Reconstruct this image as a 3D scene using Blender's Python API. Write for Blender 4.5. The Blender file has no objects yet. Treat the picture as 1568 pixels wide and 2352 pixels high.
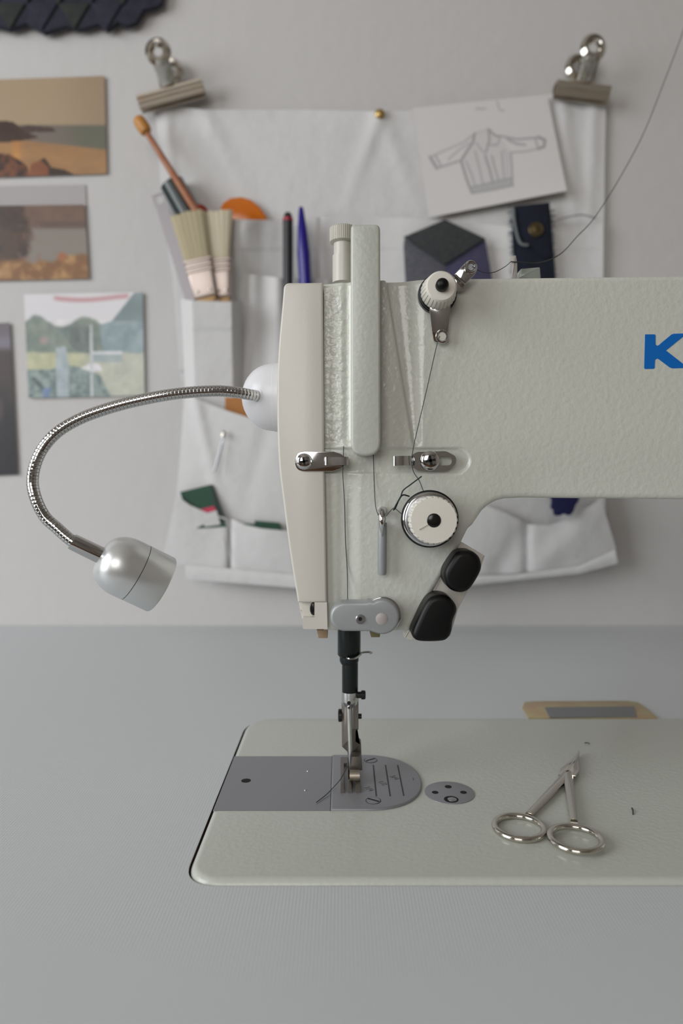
import bpy, bmesh, math, random
import numpy as np
from mathutils import Vector, Matrix
random.seed(7)
rng = np.random.RandomState(3)
PI = math.pi
SC = bpy.context.scene
COL = SC.collection

# ------------------------------------------------------------------ camera
F = 1568.0           # focal length in pixels (24 mm on a 24 mm wide sensor)
VX, VY = 784.0, 1115.0   # where the level line of sight meets the frame
TT = 0.75            # table top height
BT = TT + 0.002      # machine bed top height
ZC = BT + 0.1467     # camera height
DW = 0.724           # distance to the wall
cam_d = bpy.data.cameras.new('camera')
cam = bpy.data.objects.new('camera', cam_d)
COL.objects.link(cam)
cam.location = (0, 0, ZC)
cam.rotation_euler = (PI / 2, 0, 0)
cam_d.sensor_fit = 'HORIZONTAL'
cam_d.sensor_width = 24.0
cam_d.lens = 24.0
cam_d.shift_y = -(1176.0 - VY) / 1568.0
cam_d.clip_start = 0.01
cam_d.clip_end = 30
cam_d.dof.use_dof = True
cam_d.dof.focus_distance = 0.312
cam_d.dof.aperture_fstop = 6.6
SC.camera = cam

# ------------------------------------------------------------------ world, light, exposure
w = bpy.data.worlds.new('world'); SC.world = w
w.use_nodes = True
w.node_tree.nodes['Background'].inputs[0].default_value = (0.75, 0.82, 0.9, 1)
w.node_tree.nodes['Background'].inputs[1].default_value = 0.3

def area(name, loc, target, sx, sy, power, color):
    L = bpy.data.lights.new(name, 'AREA')
    L.shape = 'RECTANGLE'; L.size = sx; L.size_y = sy; L.energy = power; L.color = color
    o = bpy.data.objects.new(name, L); COL.objects.link(o)
    o.location = loc
    o.rotation_euler = (Vector(target) - Vector(loc)).to_track_quat('-Z', 'Y').to_euler()
    return o
area('window_daylight_side', (-1.55, -0.35, 1.32), (0.1, 0.4, 0.9), 1.1, 1.2, 18, (0.93, 0.975, 1.0))
area('rear_fill_light', (-0.7, -2.1, 1.7), (0.0, 0.5, 0.9), 1.2, 1.2, 13, (1.0, 0.975, 0.95))  # weaker fill lamp added behind the camera, not a known window
SC.view_settings.view_transform = 'Standard'
SC.view_settings.look = 'None'
SC.view_settings.gamma = 1.0
SC.view_settings.use_curve_mapping = False
SC.view_settings.exposure = 0.42

# ------------------------------------------------------------------ helpers: points
def P(x, y, d):
    return Vector(((x - VX) * d / F, d, ZC - (y - VY) * d / F))
def G(x, y, z=BT):
    d = (ZC - z) * F / (y - VY)
    return Vector(((x - VX) * d / F, d, z))
def lin(c):
    return tuple(((v / 255.0) / 12.92 if v / 255.0 <= 0.04045 else ((v / 255.0 + 0.055) / 1.055) ** 2.4) for v in c)

# ------------------------------------------------------------------ helpers: materials
def mat(name, rgb, rough=0.5, metal=0.0, bump=None, var=None, coat=0.0, spec=0.5, attr=None, trans=0.0, sheen=0.0, aniso=0.0):
    m = bpy.data.materials.new(name); m.use_nodes = True
    nt = m.node_tree; b = nt.nodes['Principled BSDF']
    c = lin(rgb) + (1,)
    b.inputs['Base Color'].default_value = c
    b.inputs['Roughness'].default_value = rough
    b.inputs['Metallic'].default_value = metal
    b.inputs['Coat Weight'].default_value = coat
    b.inputs['Coat Roughness'].default_value = 0.15
    b.inputs['Specular IOR Level'].default_value = spec
    b.inputs['Transmission Weight'].default_value = trans
    b.inputs['Sheen Weight'].default_value = sheen
    b.inputs['Anisotropic'].default_value = aniso
    tc = nt.nodes.new('ShaderNodeTexCoord')
    if attr:
        a = nt.nodes.new('ShaderNodeVertexColor'); a.layer_name = attr
        nt.links.new(a.outputs[0], b.inputs['Base Color'])
    if var:   # (scale, second colour, low, high)
        n = nt.nodes.new('ShaderNodeTexNoise'); n.inputs['Scale'].default_value = var[0]; n.inputs['Detail'].default_value = 4
        r = nt.nodes.new('ShaderNodeMapRange'); r.inputs[1].default_value = var[2]; r.inputs[2].default_value = var[3]
        mx = nt.nodes.new('ShaderNodeMix'); mx.data_type = 'RGBA'
        mx.inputs[6].default_value = c; mx.inputs[7].default_value = lin(var[1]) + (1,)
        nt.links.new(tc.outputs['Object'], n.inputs['Vector'])
        nt.links.new(n.outputs[0], r.inputs[0]); nt.links.new(r.outputs[0], mx.inputs[0])
        nt.links.new(mx.outputs[2], b.inputs['Base Color'])
    if bump:  # list of (scale, distance, detail)
        prev = None
        for (s, dist, det) in bump:
            n = nt.nodes.new('ShaderNodeTexNoise'); n.inputs['Scale'].default_value = s; n.inputs['Detail'].default_value = det
            nt.links.new(tc.outputs['Object'], n.inputs['Vector'])
            bp = nt.nodes.new('ShaderNodeBump'); bp.inputs['Strength'].default_value = 1.0
            bp.inputs['Distance'].default_value = dist
            nt.links.new(n.outputs[0], bp.inputs['Height'])
            if prev: nt.links.new(prev.outputs[0], bp.inputs['Normal'])
            prev = bp
        nt.links.new(prev.outputs[0], b.inputs['Normal'])
    return m

M = {}
M['wall'] = mat('wall_plaster', (200, 198, 197), 0.75, bump=[(60, .0006, 3), (400, .0001, 2)])
M['room'] = mat('room_paint', (190, 184, 176), 0.8)
M['wood_floor'] = mat('floor_boards', (120, 86, 58), 0.5, var=(6, (92, 62, 40), .3, .7))
M['enamel'] = mat('cream_enamel', (205, 207, 198), 0.22, bump=[(420, .00022, 1), (1500, .00003, 1)], coat=0.3)
M['enamel_cast'] = mat('hammered_enamel', (205, 207, 198), 0.2, bump=[(420, .00022, 1), (1500, .00003, 1)], coat=0.3)
def _amp():
    nt = M['enamel_cast'].node_tree
    a = nt.nodes.new('ShaderNodeAttribute'); a.attribute_name = 'amp'
    bp = [n for n in nt.nodes if n.type == 'BUMP'][0]
    nt.links.new(a.outputs['Fac'], bp.inputs['Distance'])
_amp()
M['enamel_bed'] = mat('bed_enamel', (192, 195, 186), 0.3, bump=[(420, .00012, 1), (1500, .00002, 1)], coat=0.2)
M['cream_plastic'] = mat('cream_plastic', (209, 205, 196), 0.28, bump=[(900, .00002, 1)])
M['white_plastic'] = mat('white_plastic', (226, 226, 230), 0.3)
M['knob_plastic'] = mat('knob_plastic', (226, 222, 212), 0.38)
M['ivory'] = mat('ivory_screw_plastic', (200, 198, 188), 0.35)
M['chrome'] = mat('chrome', (205, 205, 205), 0.08, 1.0)
M['steel'] = mat('brushed_steel', (165, 166, 168), 0.32, 1.0)
M['plate'] = mat('plate_steel', (150, 151, 156), 0.42, 0.5, bump=[(2500, .00001, 1)])
M['satin'] = mat('satin_aluminium', (222, 224, 224), 0.34, .7)
M['greypaint'] = mat('silver_grey_paint', (160, 163, 165), 0.4, 0.3)
M['darksteel'] = mat('blued_steel', (38, 42, 43), 0.28, 0.6)
M['footsteel'] = mat('foot_steel', (122, 117, 112), 0.36, 0.8)
M['black'] = mat('black_rubber', (5, 5, 6), 0.42, spec=.3)
M['blackgloss'] = mat('black_gloss', (20, 22, 22), 0.2)
M['hole'] = mat('hole_black', (12, 12, 13), 0.8)
M['blue'] = mat('logo_blue', (0, 104, 190), 0.35)
M['engrave'] = mat('engraved_dark', (62, 64, 66), 0.7)
M['numeral'] = mat('faint_engraving', (92, 93, 95), 0.6)
M['thread'] = mat('grey_thread', (62, 68, 66), 0.85)
M['threadg'] = mat('dark_green_thread', (30, 50, 46), 0.85)
M['threadl'] = mat('pale_thread', (120, 124, 126), 0.9)
M['rubber_tan'] = mat('tan_rubber', (158, 132, 106), 0.6)
M['rubber_olive'] = mat('olive_rubber', (122, 112, 80), 0.6)
M['gold'] = mat('passivated_brass', (196, 184, 140), 0.38, 0.5, var=(60, (196, 160, 130), .4, .7))
M['nickel'] = mat('nickel', (204, 199, 190), 0.12, 1.0)
M['nickel_b'] = mat('aged_nickel', (190, 180, 166), 0.34, .85)
M['fabric'] = mat('white_cotton', (214, 213, 213), 0.9, bump=[(45, .0015, 3), (1800, .0001, 1)], sheen=0.1)
M['paper'] = mat('sketch_paper', (215, 212, 211), 0.7, attr='Col')
M['print'] = mat('printed_card', (200, 200, 200), 0.32, attr='Col')
M['cardback'] = mat('card_edge', (196, 190, 182), 0.8)
M['mauvepaper'] = mat('grey_paper', (176, 171, 172), 0.8)
M['felt_dark'] = mat('felt_charcoal', (52, 55, 57), 0.95, var=(400, (66, 69, 70), .35, .65), bump=[(900, .0006, 2)])
M['felt_grey'] = mat('felt_grey', (98, 98, 105), 0.95, var=(300, (82, 83, 92), .35, .65), bump=[(900, .0006, 2)])
M['felt_violet'] = mat('felt_violet', (76, 74, 98), 0.95, var=(300, (66, 64, 92), .35, .65), bump=[(900, .0006, 2)])
M['weave_navy'] = mat('woven_navy', (50, 50, 66), 0.95, var=(120, (40, 42, 52), .35, .65), bump=[(700, .0008, 2)])
M['weave_olive'] = mat('woven_olive', (54, 58, 54), 0.95, var=(120, (42, 44, 46), .35, .65), bump=[(700, .0008, 2)])
M['denim'] = mat('indigo_denim', (18, 24, 46), 0.9, var=(90, (12, 16, 28), .35, .7), bump=[(900, .0004, 2)])
M['denim_fray'] = mat('denim_fray', (42, 56, 68), 0.95)
M['brass'] = mat('antique_brass', (96, 84, 58), 0.4, 0.8)
M['pin_gold'] = mat('pin_gold', (190, 160, 100), 0.3, 0.8)
M['bluepen'] = mat('blue_pen_plastic', (32, 22, 130), 0.2)
M['penblack'] = mat('pen_black', (34, 36, 38), 0.4)
M['red'] = mat('red_plastic', (170, 20, 52), 0.4)
M['redbrown'] = mat('red_brown_wood', (150, 40, 16), 0.4)
M['orange'] = mat('amber_plastic', (206, 108, 8), 0.12, coat=0.5)
M['stickwood'] = mat('stick_wood', (164, 112, 80), 0.5, var=(80, (160, 96, 62), .4, .6))
M['knobwood'] = mat('stick_knob_wood', (190, 130, 60), 0.45)
M['brushwood'] = mat('brush_wood', (196, 160, 110), 0.5, var=(60, (182, 144, 96), .4, .6))
M['bristle'] = mat('bristle', (206, 196, 172), 0.8)
M['bristle2'] = mat('bristle_dark', (182, 171, 142), 0.8)
M['ferrule'] = mat('ferrule_tin', (200, 186, 178), 0.42, 0.7)
M['ruler'] = mat('matt_steel', (150, 146, 150), 0.45, 0.7)
M['greentube'] = mat('dark_green_tube', (26, 40, 40), 0.22)
M['card_brown'] = mat('kraft_card', (176, 116, 56), 0.6)
M['packgreen'] = mat('pack_green', (10, 66, 46), 0.45)
M['packdark'] = mat('pack_dark_edge', (14, 40, 34), 0.5)
M['packred'] = mat('pack_red', (190, 50, 80), 0.5)
M['packwhite'] = mat('pack_white', (200, 200, 200), 0.5)
M['blueflower'] = mat('blue_cloth', (18, 20, 68), 0.9)
M['smoke'] = mat('smoky_plastic', (150, 156, 150), 0.25)
M['pinkgrey'] = mat('pinkish_plastic', (172, 165, 162), 0.4)
M['tableedge'] = mat('cutout_brown', (74, 52, 42), 0.8)
M['legmetal'] = mat('stand_metal', (180, 182, 184), 0.5, 0.2)
M['rubgrey'] = mat('grey_pad', (128, 130, 132), 0.35, 0.3)
M['cushion'] = mat('lens_plastic', (170, 172, 172), 0.15)

# table laminate: fine embossed square grid
def table_mat():
    m = bpy.data.materials.new('embossed_white_laminate'); m.use_nodes = True
    nt = m.node_tree; b = nt.nodes['Principled BSDF']
    b.inputs['Base Color'].default_value = lin((205, 209, 212)) + (1,)
    b.inputs['Roughness'].default_value = 0.42
    tc = nt.nodes.new('ShaderNodeTexCoord'); sp = nt.nodes.new('ShaderNodeSeparateXYZ')
    nt.links.new(tc.outputs['Object'], sp.inputs[0])
    outs = []
    for k in (0, 1):
        a = nt.nodes.new('ShaderNodeMath'); a.operation = 'MULTIPLY'; a.inputs[1].default_value = 2 * PI / 0.00125
        s = nt.nodes.new('ShaderNodeMath'); s.operation = 'SINE'
        nt.links.new(sp.outputs[k], a.inputs[0]); nt.links.new(a.outputs[0], s.inputs[0]); outs.append(s)
    mx = nt.nodes.new('ShaderNodeMath'); mx.operation = 'MULTIPLY'
    mx.operation = 'ADD'
    nt.links.new(outs[0].outputs[0], mx.inputs[0]); nt.links.new(outs[1].outputs[0], mx.inputs[1])
    bp = nt.nodes.new('ShaderNodeBump'); bp.inputs['Strength'].default_value = 1; bp.inputs['Distance'].default_value = 0.000014
    nt.links.new(mx.outputs[0], bp.inputs['Height'])
    nt.links.new(bp.outputs[0], b.inputs['Normal'])
    return m
M['laminate'] = table_mat()

# ------------------------------------------------------------------ helpers: objects
WL = {}
def tag(o, label=None, cat=None, group=None, kind=None):
    if label: o['label'] = label
    if cat: o['category'] = cat
    if group: o['group'] = group
    if kind: o['kind'] = kind
    return o
def empty(name, loc, label, cat, group=None):
    o = bpy.data.objects.new(name, None); COL.objects.link(o)
    o.empty_display_size = 0.02
    o.location = loc; WL[o] = Vector(loc)
    return tag(o, label, cat, group)
def build(name, bm, m, parent=None, sharp=40, mats=None, label=None):
    bmesh.ops.remove_doubles(bm, verts=bm.verts, dist=1e-7)
    bmesh.ops.recalc_face_normals(bm, faces=bm.faces)
    c = Vector((0, 0, 0))
    for v in bm.verts: c += v.co
    c /= max(1, len(bm.verts))
    for v in bm.verts: v.co -= c
    me = bpy.data.meshes.new(name); bm.to_mesh(me); bm.free()
    for mm in (mats or [m]): me.materials.append(mm)
    for p in me.polygons: p.use_smooth = True
    me.set_sharp_from_angle(angle=math.radians(sharp))
    o = bpy.data.objects.new(name, me); COL.objects.link(o)
    WL[o] = c
    if parent: o.parent = parent; o.location = c - WL[parent]
    else: o.location = c
    if label: o['label'] = label
    return o
def NB(): return bmesh.new()

def inset_ring(pts, d):
    n = len(pts); out = []
    area2 = sum(pts[i][0] * pts[(i + 1) % n][1] - pts[(i + 1) % n][0] * pts[i][1] for i in range(n))
    s = 1 if area2 > 0 else -1
    for i in range(n):
        a, b, c = pts[i - 1], pts[i], pts[(i + 1) % n]
        e1 = Vector((b[0] - a[0], b[1] - a[1])); e2 = Vector((c[0] - b[0], c[1] - b[1]))
        if e1.length < 1e-9: e1 = e2.copy()
        if e2.length < 1e-9: e2 = e1.copy()
        e1.normalize(); e2.normalize()
        n1 = Vector((-e1.y, e1.x)) * s; n2 = Vector((-e2.y, e2.x)) * s
        nn = n1 + n2
        if nn.length < 1e-6: nn = n1
        nn.normalize()
        k = min(2.0, 1 / max(.3, nn.dot(n1)))
        out.append((b[0] + nn.x * d * k, b[1] + nn.y * d * k))
    return out
def slab(bm, pts, fr, t, r=0.0, seg=3, mi=0, back=False):
    """pts 2-D outline; fr=(origin,u,v,n): n towards the front; front face at origin, thickness t behind; r edge radius"""
    o, u, v, n = fr
    rings = []
    def ring(p2, h): return [bm.verts.new(o + u * a + v * b + n * h) for a, b in p2]
    if back and r > 0:
        for k in range(seg):
            a = k / seg * PI / 2
            rings.append(ring(inset_ring(pts, r * (1 - math.sin(a))), -t + r * (1 - math.cos(a))))
        rings.append(ring(pts, -t + r))
    else:
        rings.append(ring(pts, -t))
    if r > 0:
        for k in range(seg + 1):
            a = k / seg * PI / 2
            rings.append(ring(inset_ring(pts, r * (1 - math.cos(a))), -r + r * math.sin(a)))
    else: rings.append(ring(pts, 0))
    N = len(pts); fs = []
    for A, B in zip(rings, rings[1:]):
        for i in range(N):
            fs.append(bm.faces.new((A[i], A[(i + 1) % N], B[(i + 1) % N], B[i])))
    fs.append(bm.faces.new(rings[-1])); fs.append(bm.faces.new(rings[0][::-1]))
    for f in fs: f.material_index = mi
    return bm
X3, Y3, Z3 = Vector((1, 0, 0)), Vector((0, 1, 0)), Vector((0, 0, 1))
def fpx(pts, d, t, r=0.0, seg=3, bm=None, mi=0, back=False):
    """outline given in photo pixels as seen at depth d, facing the viewer"""
    bm = bm or NB()
    p2 = [((x - VX) * d / F, -(y - VY) * d / F) for x, y in pts]
    return slab(bm, p2, (Vector((0, d, ZC)), X3, Z3, -Y3), t, r, seg, mi, back)
def gpl(pts, z, t, r=0.0, seg=3, bm=None, mi=0):
    """outline in world x,y; top at z"""
    bm = bm or NB()
    return slab(bm, pts, (Vector((0, 0, z)), X3, Y3, Z3), t, r, seg, mi)
def rc(poly, rad, n=6):
    out = []
    N = len(poly)
    if not isinstance(rad, (list, tuple)): rad = [rad] * N
    for i in range(N):
        a, b, c = Vector(poly[i - 1]), Vector(poly[i]), Vector(poly[(i + 1) % N])
        r = rad[i]
        if r <= 0: out.append(tuple(b)); continue
        e1 = (a - b); e2 = (c - b); l1, l2 = e1.length, e2.length; e1.normalize(); e2.normalize()
        ang = e1.angle(e2)
        t = min(r / math.tan(ang / 2), l1 * .49, l2 * .49)
        p0, p1 = b + e1 * t, b + e2 * t
        for k in range(n + 1):
            s = k / n
            out.append(tuple((p0 * (1 - s) ** 2 + b * (2 * s * (1 - s)) + p1 * s ** 2)))
    return out
def arcpts(cx, cy, rx, ry, a0, a1, n):
    return [(cx + rx * math.cos(math.radians(a0 + (a1 - a0) * k / n)), cy + ry * math.sin(math.radians(a0 + (a1 - a0) * k / n))) for k in range(n + 1)]
def circ(cx, cy, rx, ry=None, n=32):
    ry = ry or rx
    return [(cx + rx * math.cos(2 * PI * k / n), cy + ry * math.sin(2 * PI * k / n)) for k in range(n)]
def crs(pts, n=8, closed=False):
    """Catmull-Rom through points of any dimension"""
    pts = [np.array(p, float) for p in pts]; N = len(pts); out = []
    rngk = range(N if closed else N - 1)
    for i in rngk:
        if closed: p0, p1, p2, p3 = pts[i - 1], pts[i], pts[(i + 1) % N], pts[(i + 2) % N]
        else:
            p1, p2 = pts[i], pts[i + 1]
            p0 = pts[i - 1] if i > 0 else 2 * p1 - p2
            p3 = pts[i + 2] if i + 2 < N else 2 * p2 - p1
        for k in range(n):
            t = k / n
            out.append(.5 * ((2 * p1) + (-p0 + p2) * t + (2 * p0 - 5 * p1 + 4 * p2 - p3) * t * t + (-p0 + 3 * p1 - 3 * p2 + p3) * t ** 3))
    if not closed: out.append(pts[-1])
    return [tuple(p) for p in out]
def tube(bm, pts, r, n=8, closed=False, caps=True, flat=None, mi=0):
    """sweep; r float or list; flat=(axis vector, factor) squashes the section along an axis"""
    pts = [Vector(p) for p in pts]; N = len(pts)
    rr = r if isinstance(r, (list, tuple)) else [r] * N
    tang = []
    for i in range(N):
        if closed: t = pts[(i + 1) % N] - pts[i - 1]
        else: t = pts[min(i + 1, N - 1)] - pts[max(i - 1, 0)]
        tang.append(t.normalized())
    up = Vector((0, 0, 1)) if abs(tang[0].z) < .9 else Vector((1, 0, 0))
    nrm = (up - tang[0] * up.dot(tang[0])).normalized()
    rings = []
    for i in range(N):
        nrm = (nrm - tang[i] * nrm.dot(tang[i])).normalized()
        b = tang[i].cross(nrm)
        ring = []
        for k in range(n):
            a = 2 * PI * k / n
            off = nrm * (math.cos(a) * rr[i]) + b * (math.sin(a) * rr[i])
            if flat: off = off - flat[0] * (off.dot(flat[0]) * (1 - flat[1]))
            ring.append(bm.verts.new(pts[i] + off))
        rings.append(ring)
    pairs = list(zip(rings, rings[1:])) + ([(rings[-1], rings[0])] if closed else [])
    for A, B in pairs:
        for k in range(n):
            f = bm.faces.new((A[k], A[(k + 1) % n], B[(k + 1) % n], B[k])); f.material_index = mi
    if caps and not closed:
        bm.faces.new(rings[0][::-1]).material_index = mi; bm.faces.new(rings[-1]).material_index = mi
    return bm
def basis(axis):
    a = Vector(axis).normalized()
    up = Vector((0, 0, 1)) if abs(a.z) < .9 else Vector((0, 1, 0))
    u = (up - a * up.dot(a)).normalized()
    return a, u, a.cross(u)
def lathe(bm, o, axis, prof, n=32, gear=None, mi=0):
    """prof = [(t along axis, radius)...]; gear=(teeth, depth, t0, t1) knurls the rim"""
    a, u, v = basis(axis); rings = []
    if gear: n = gear[0] * 6
    for t, r in prof:
        ring = []
        for k in range(n):
            ang = 2 * PI * k / n; rad = r
            if gear and gear[2] <= t <= gear[3] and r > gear[4]:
                ph = k % 6
                rad = r - (gear[1] if ph in (0, 1) else 0)
            ring.append(bm.verts.new(o + a * t + u * (math.cos(ang) * rad) + v * (math.sin(ang) * rad)))
        rings.append(ring)
    for A, B in zip(rings, rings[1:]):
        for k in range(n):
            f = bm.faces.new((A[k], A[(k + 1) % n], B[(k + 1) % n], B[k])); f.material_index = mi
    for R in (rings[0][::-1], rings[-1]):
        try: bm.faces.new(R).material_index = mi
        except Exception: pass
    return bm
def box(bm, lo, hi, mi=0):
    vs = [bm.verts.new((x, y, z)) for x in (lo[0], hi[0]) for y in (lo[1], hi[1]) for z in (lo[2], hi[2])]
    for f in ((0, 1, 3, 2), (4, 6, 7, 5), (0, 4, 5, 1), (2, 3, 7, 6), (0, 2, 6, 4), (1, 5, 7, 3)):
        bm.faces.new([vs[i] for i in f]).material_index = mi
    return bm
def annulus(bm, outer, inner, fr, t, mi=0, mi_in=None):
    o, u, v, n = fr; N = len(outer)
    def ring(p2, h): return [bm.verts.new(o + u * a + v * b + n * h) for a, b in p2]
    A, B, C, D = ring(outer, 0), ring(inner, 0), ring(outer, -t), ring(inner, -t)
    for i in range(N):
        j = (i + 1) % N
        for q in ((A[i], A[j], B[j], B[i]), (C[i], D[i], D[j], C[j]), (A[i], C[i], C[j], A[j])):
            bm.faces.new(q).material_index = mi
        bm.faces.new((B[i], B[j], D[j], D[i])).material_index = mi if mi_in is None else mi_in
    return bm
def fpx2(pts, d): return [((x - VX) * d / F, -(y - VY) * d / F) for x, y in pts]
def frd(d): return (Vector((0, d, ZC)), X3, Z3, -Y3)
def resample(pts, n):
    pts = [np.array(p, float) for p in pts]
    L = [0]
    for a, b in zip(pts, pts[1:]): L.append(L[-1] + np.linalg.norm(b - a))
    out = []
    for k in range(n):
        s = L[-1] * k / (n - 1); i = 0
        while i < len(L) - 2 and L[i + 1] < s: i += 1
        t = (s - L[i]) / max(1e-9, L[i + 1] - L[i])
        out.append(pts[i] * (1 - t) + pts[i + 1] * t)
    return out

# ------------------------------------------------------------------ the room
def wallbox(name, lo, hi, m):
    return tag(build(name, box(NB(), lo, hi), m), kind='structure')
wallbox('wall_back', (-1.75, DW, 0), (1.9, DW + .1, 2.5), M['wall'])
wallbox('wall_left', (-1.85, -2.4, 0), (-1.75, DW + .1, 2.5), M['room'])
wallbox('wall_right', (1.9, -2.4, 0), (2.0, DW + .1, 2.5), M['room'])
wallbox('wall_front', (-1.85, -2.5, 0), (2.0, -2.4, 2.5), M['room'])
wallbox('floor', (-1.85, -2.5, -.1), (2.0, DW + .1, 0), M['wood_floor'])
wallbox('ceiling', (-1.85, -2.5, 2.5), (2.0, DW + .1, 2.6), M['room'])

# ------------------------------------------------------------------ table with the cut-out for the machine bed
BX0, BX1, BY0, BY1 = -0.0585, 0.4175, 0.2536, 0.4315
bed_out = rc([(BX0, BY0), (BX1, BY0), (BX1, BY1), (BX0, BY1)], [.014, .014, .02, .02], 10)
def table():
    T = empty('sewing_table', (0, .4, 0), 'white laminate sewing table with fine embossed grid under the machine', 'table')
    gap = [(BX0 - .0009, BY0 - .0003), (BX1 + .0009, BY0 - .0003), (BX1 + .0009, BY1 + .0004), (BX0 - .0009, BY1 + .0004)]
    inner = rc(gap, [.0145, .0145, .0205, .0205], 10)
    x0, x1, y0, y1 = -.62, .78, .1, DW - .0006
    N = len(inner); c = Vector((.18, .34))
    outer = []
    for p in inner:
        d = Vector(p) - c
        ts = [((x1 if d.x > 0 else x0) - c.x) / d.x if abs(d.x) > 1e-9 else 1e9, ((y1 if d.y > 0 else y0) - c.y) / d.y if abs(d.y) > 1e-9 else 1e9]
        q = c + d * min(ts); outer.append([q.x, q.y])
    for cx, cy in ((x0, y0), (x1, y0), (x1, y1), (x0, y1)):
        i = min(range(N), key=lambda k: (outer[k][0] - cx) ** 2 + (outer[k][1] - cy) ** 2)
        outer[i] = [cx, cy]
    bm = annulus(NB(), outer, inner, (Vector((0, 0, TT)), X3, Y3, Z3), .04, 0, 1)
    build('table_top', bm, M['laminate'], T, mats=[M['laminate'], M['tableedge']])
    for x in (-.55, .70):
        for y in (.16, .66):
            build('leg', box(NB(), (x - .02, y - .02, 0), (x + .02, y + .02, TT - .0405)), M['legmetal'], T)
    # hinge pocket behind the bed
    z = TT + .0012
    pts = [(1214, 1648), (1199, 1624), (1204, 1612), (1228, 1610), (1440, 1609), (1466, 1613), (1490, 1630), (1507, 1645), (1510, 1649)]
    g = [G(x, y, z) for x, y in pts]
    build('hinge_plate', gpl([(p.x, max(p.y, BY1 + .0006)) for p in crs_g(g)], z, .0011, .0004, 2), M['gold'], T, label='passivated brass hinge plate')
    z2 = TT + .0018
    pts = [(1262, 1647), (1250, 1624), (1456, 1622), (1462, 1645)]
    h = build('rubber_pad', gpl([(G(x, y, z2).x, max(G(x, y, z2).y, BY1 + .0006)) for x, y in pts], z2, .0007, .0002, 1), M['rubgrey'], T)
def crs_g(g): return g
table()

# ------------------------------------------------------------------ sewing machine
MC = empty('sewing_machine', (.18, .34, TT - .04), 'cream industrial sewing machine with blue K on its arm, set into the table', 'sewing machine')
def part(name, bm, m, parent=None, **k): return build(name, bm, m, parent or MC, **k)

# bed
bm = gpl(bed_out, BT, .045, .0032, 6)
part('bed', bm, M['enamel_bed'])

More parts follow.
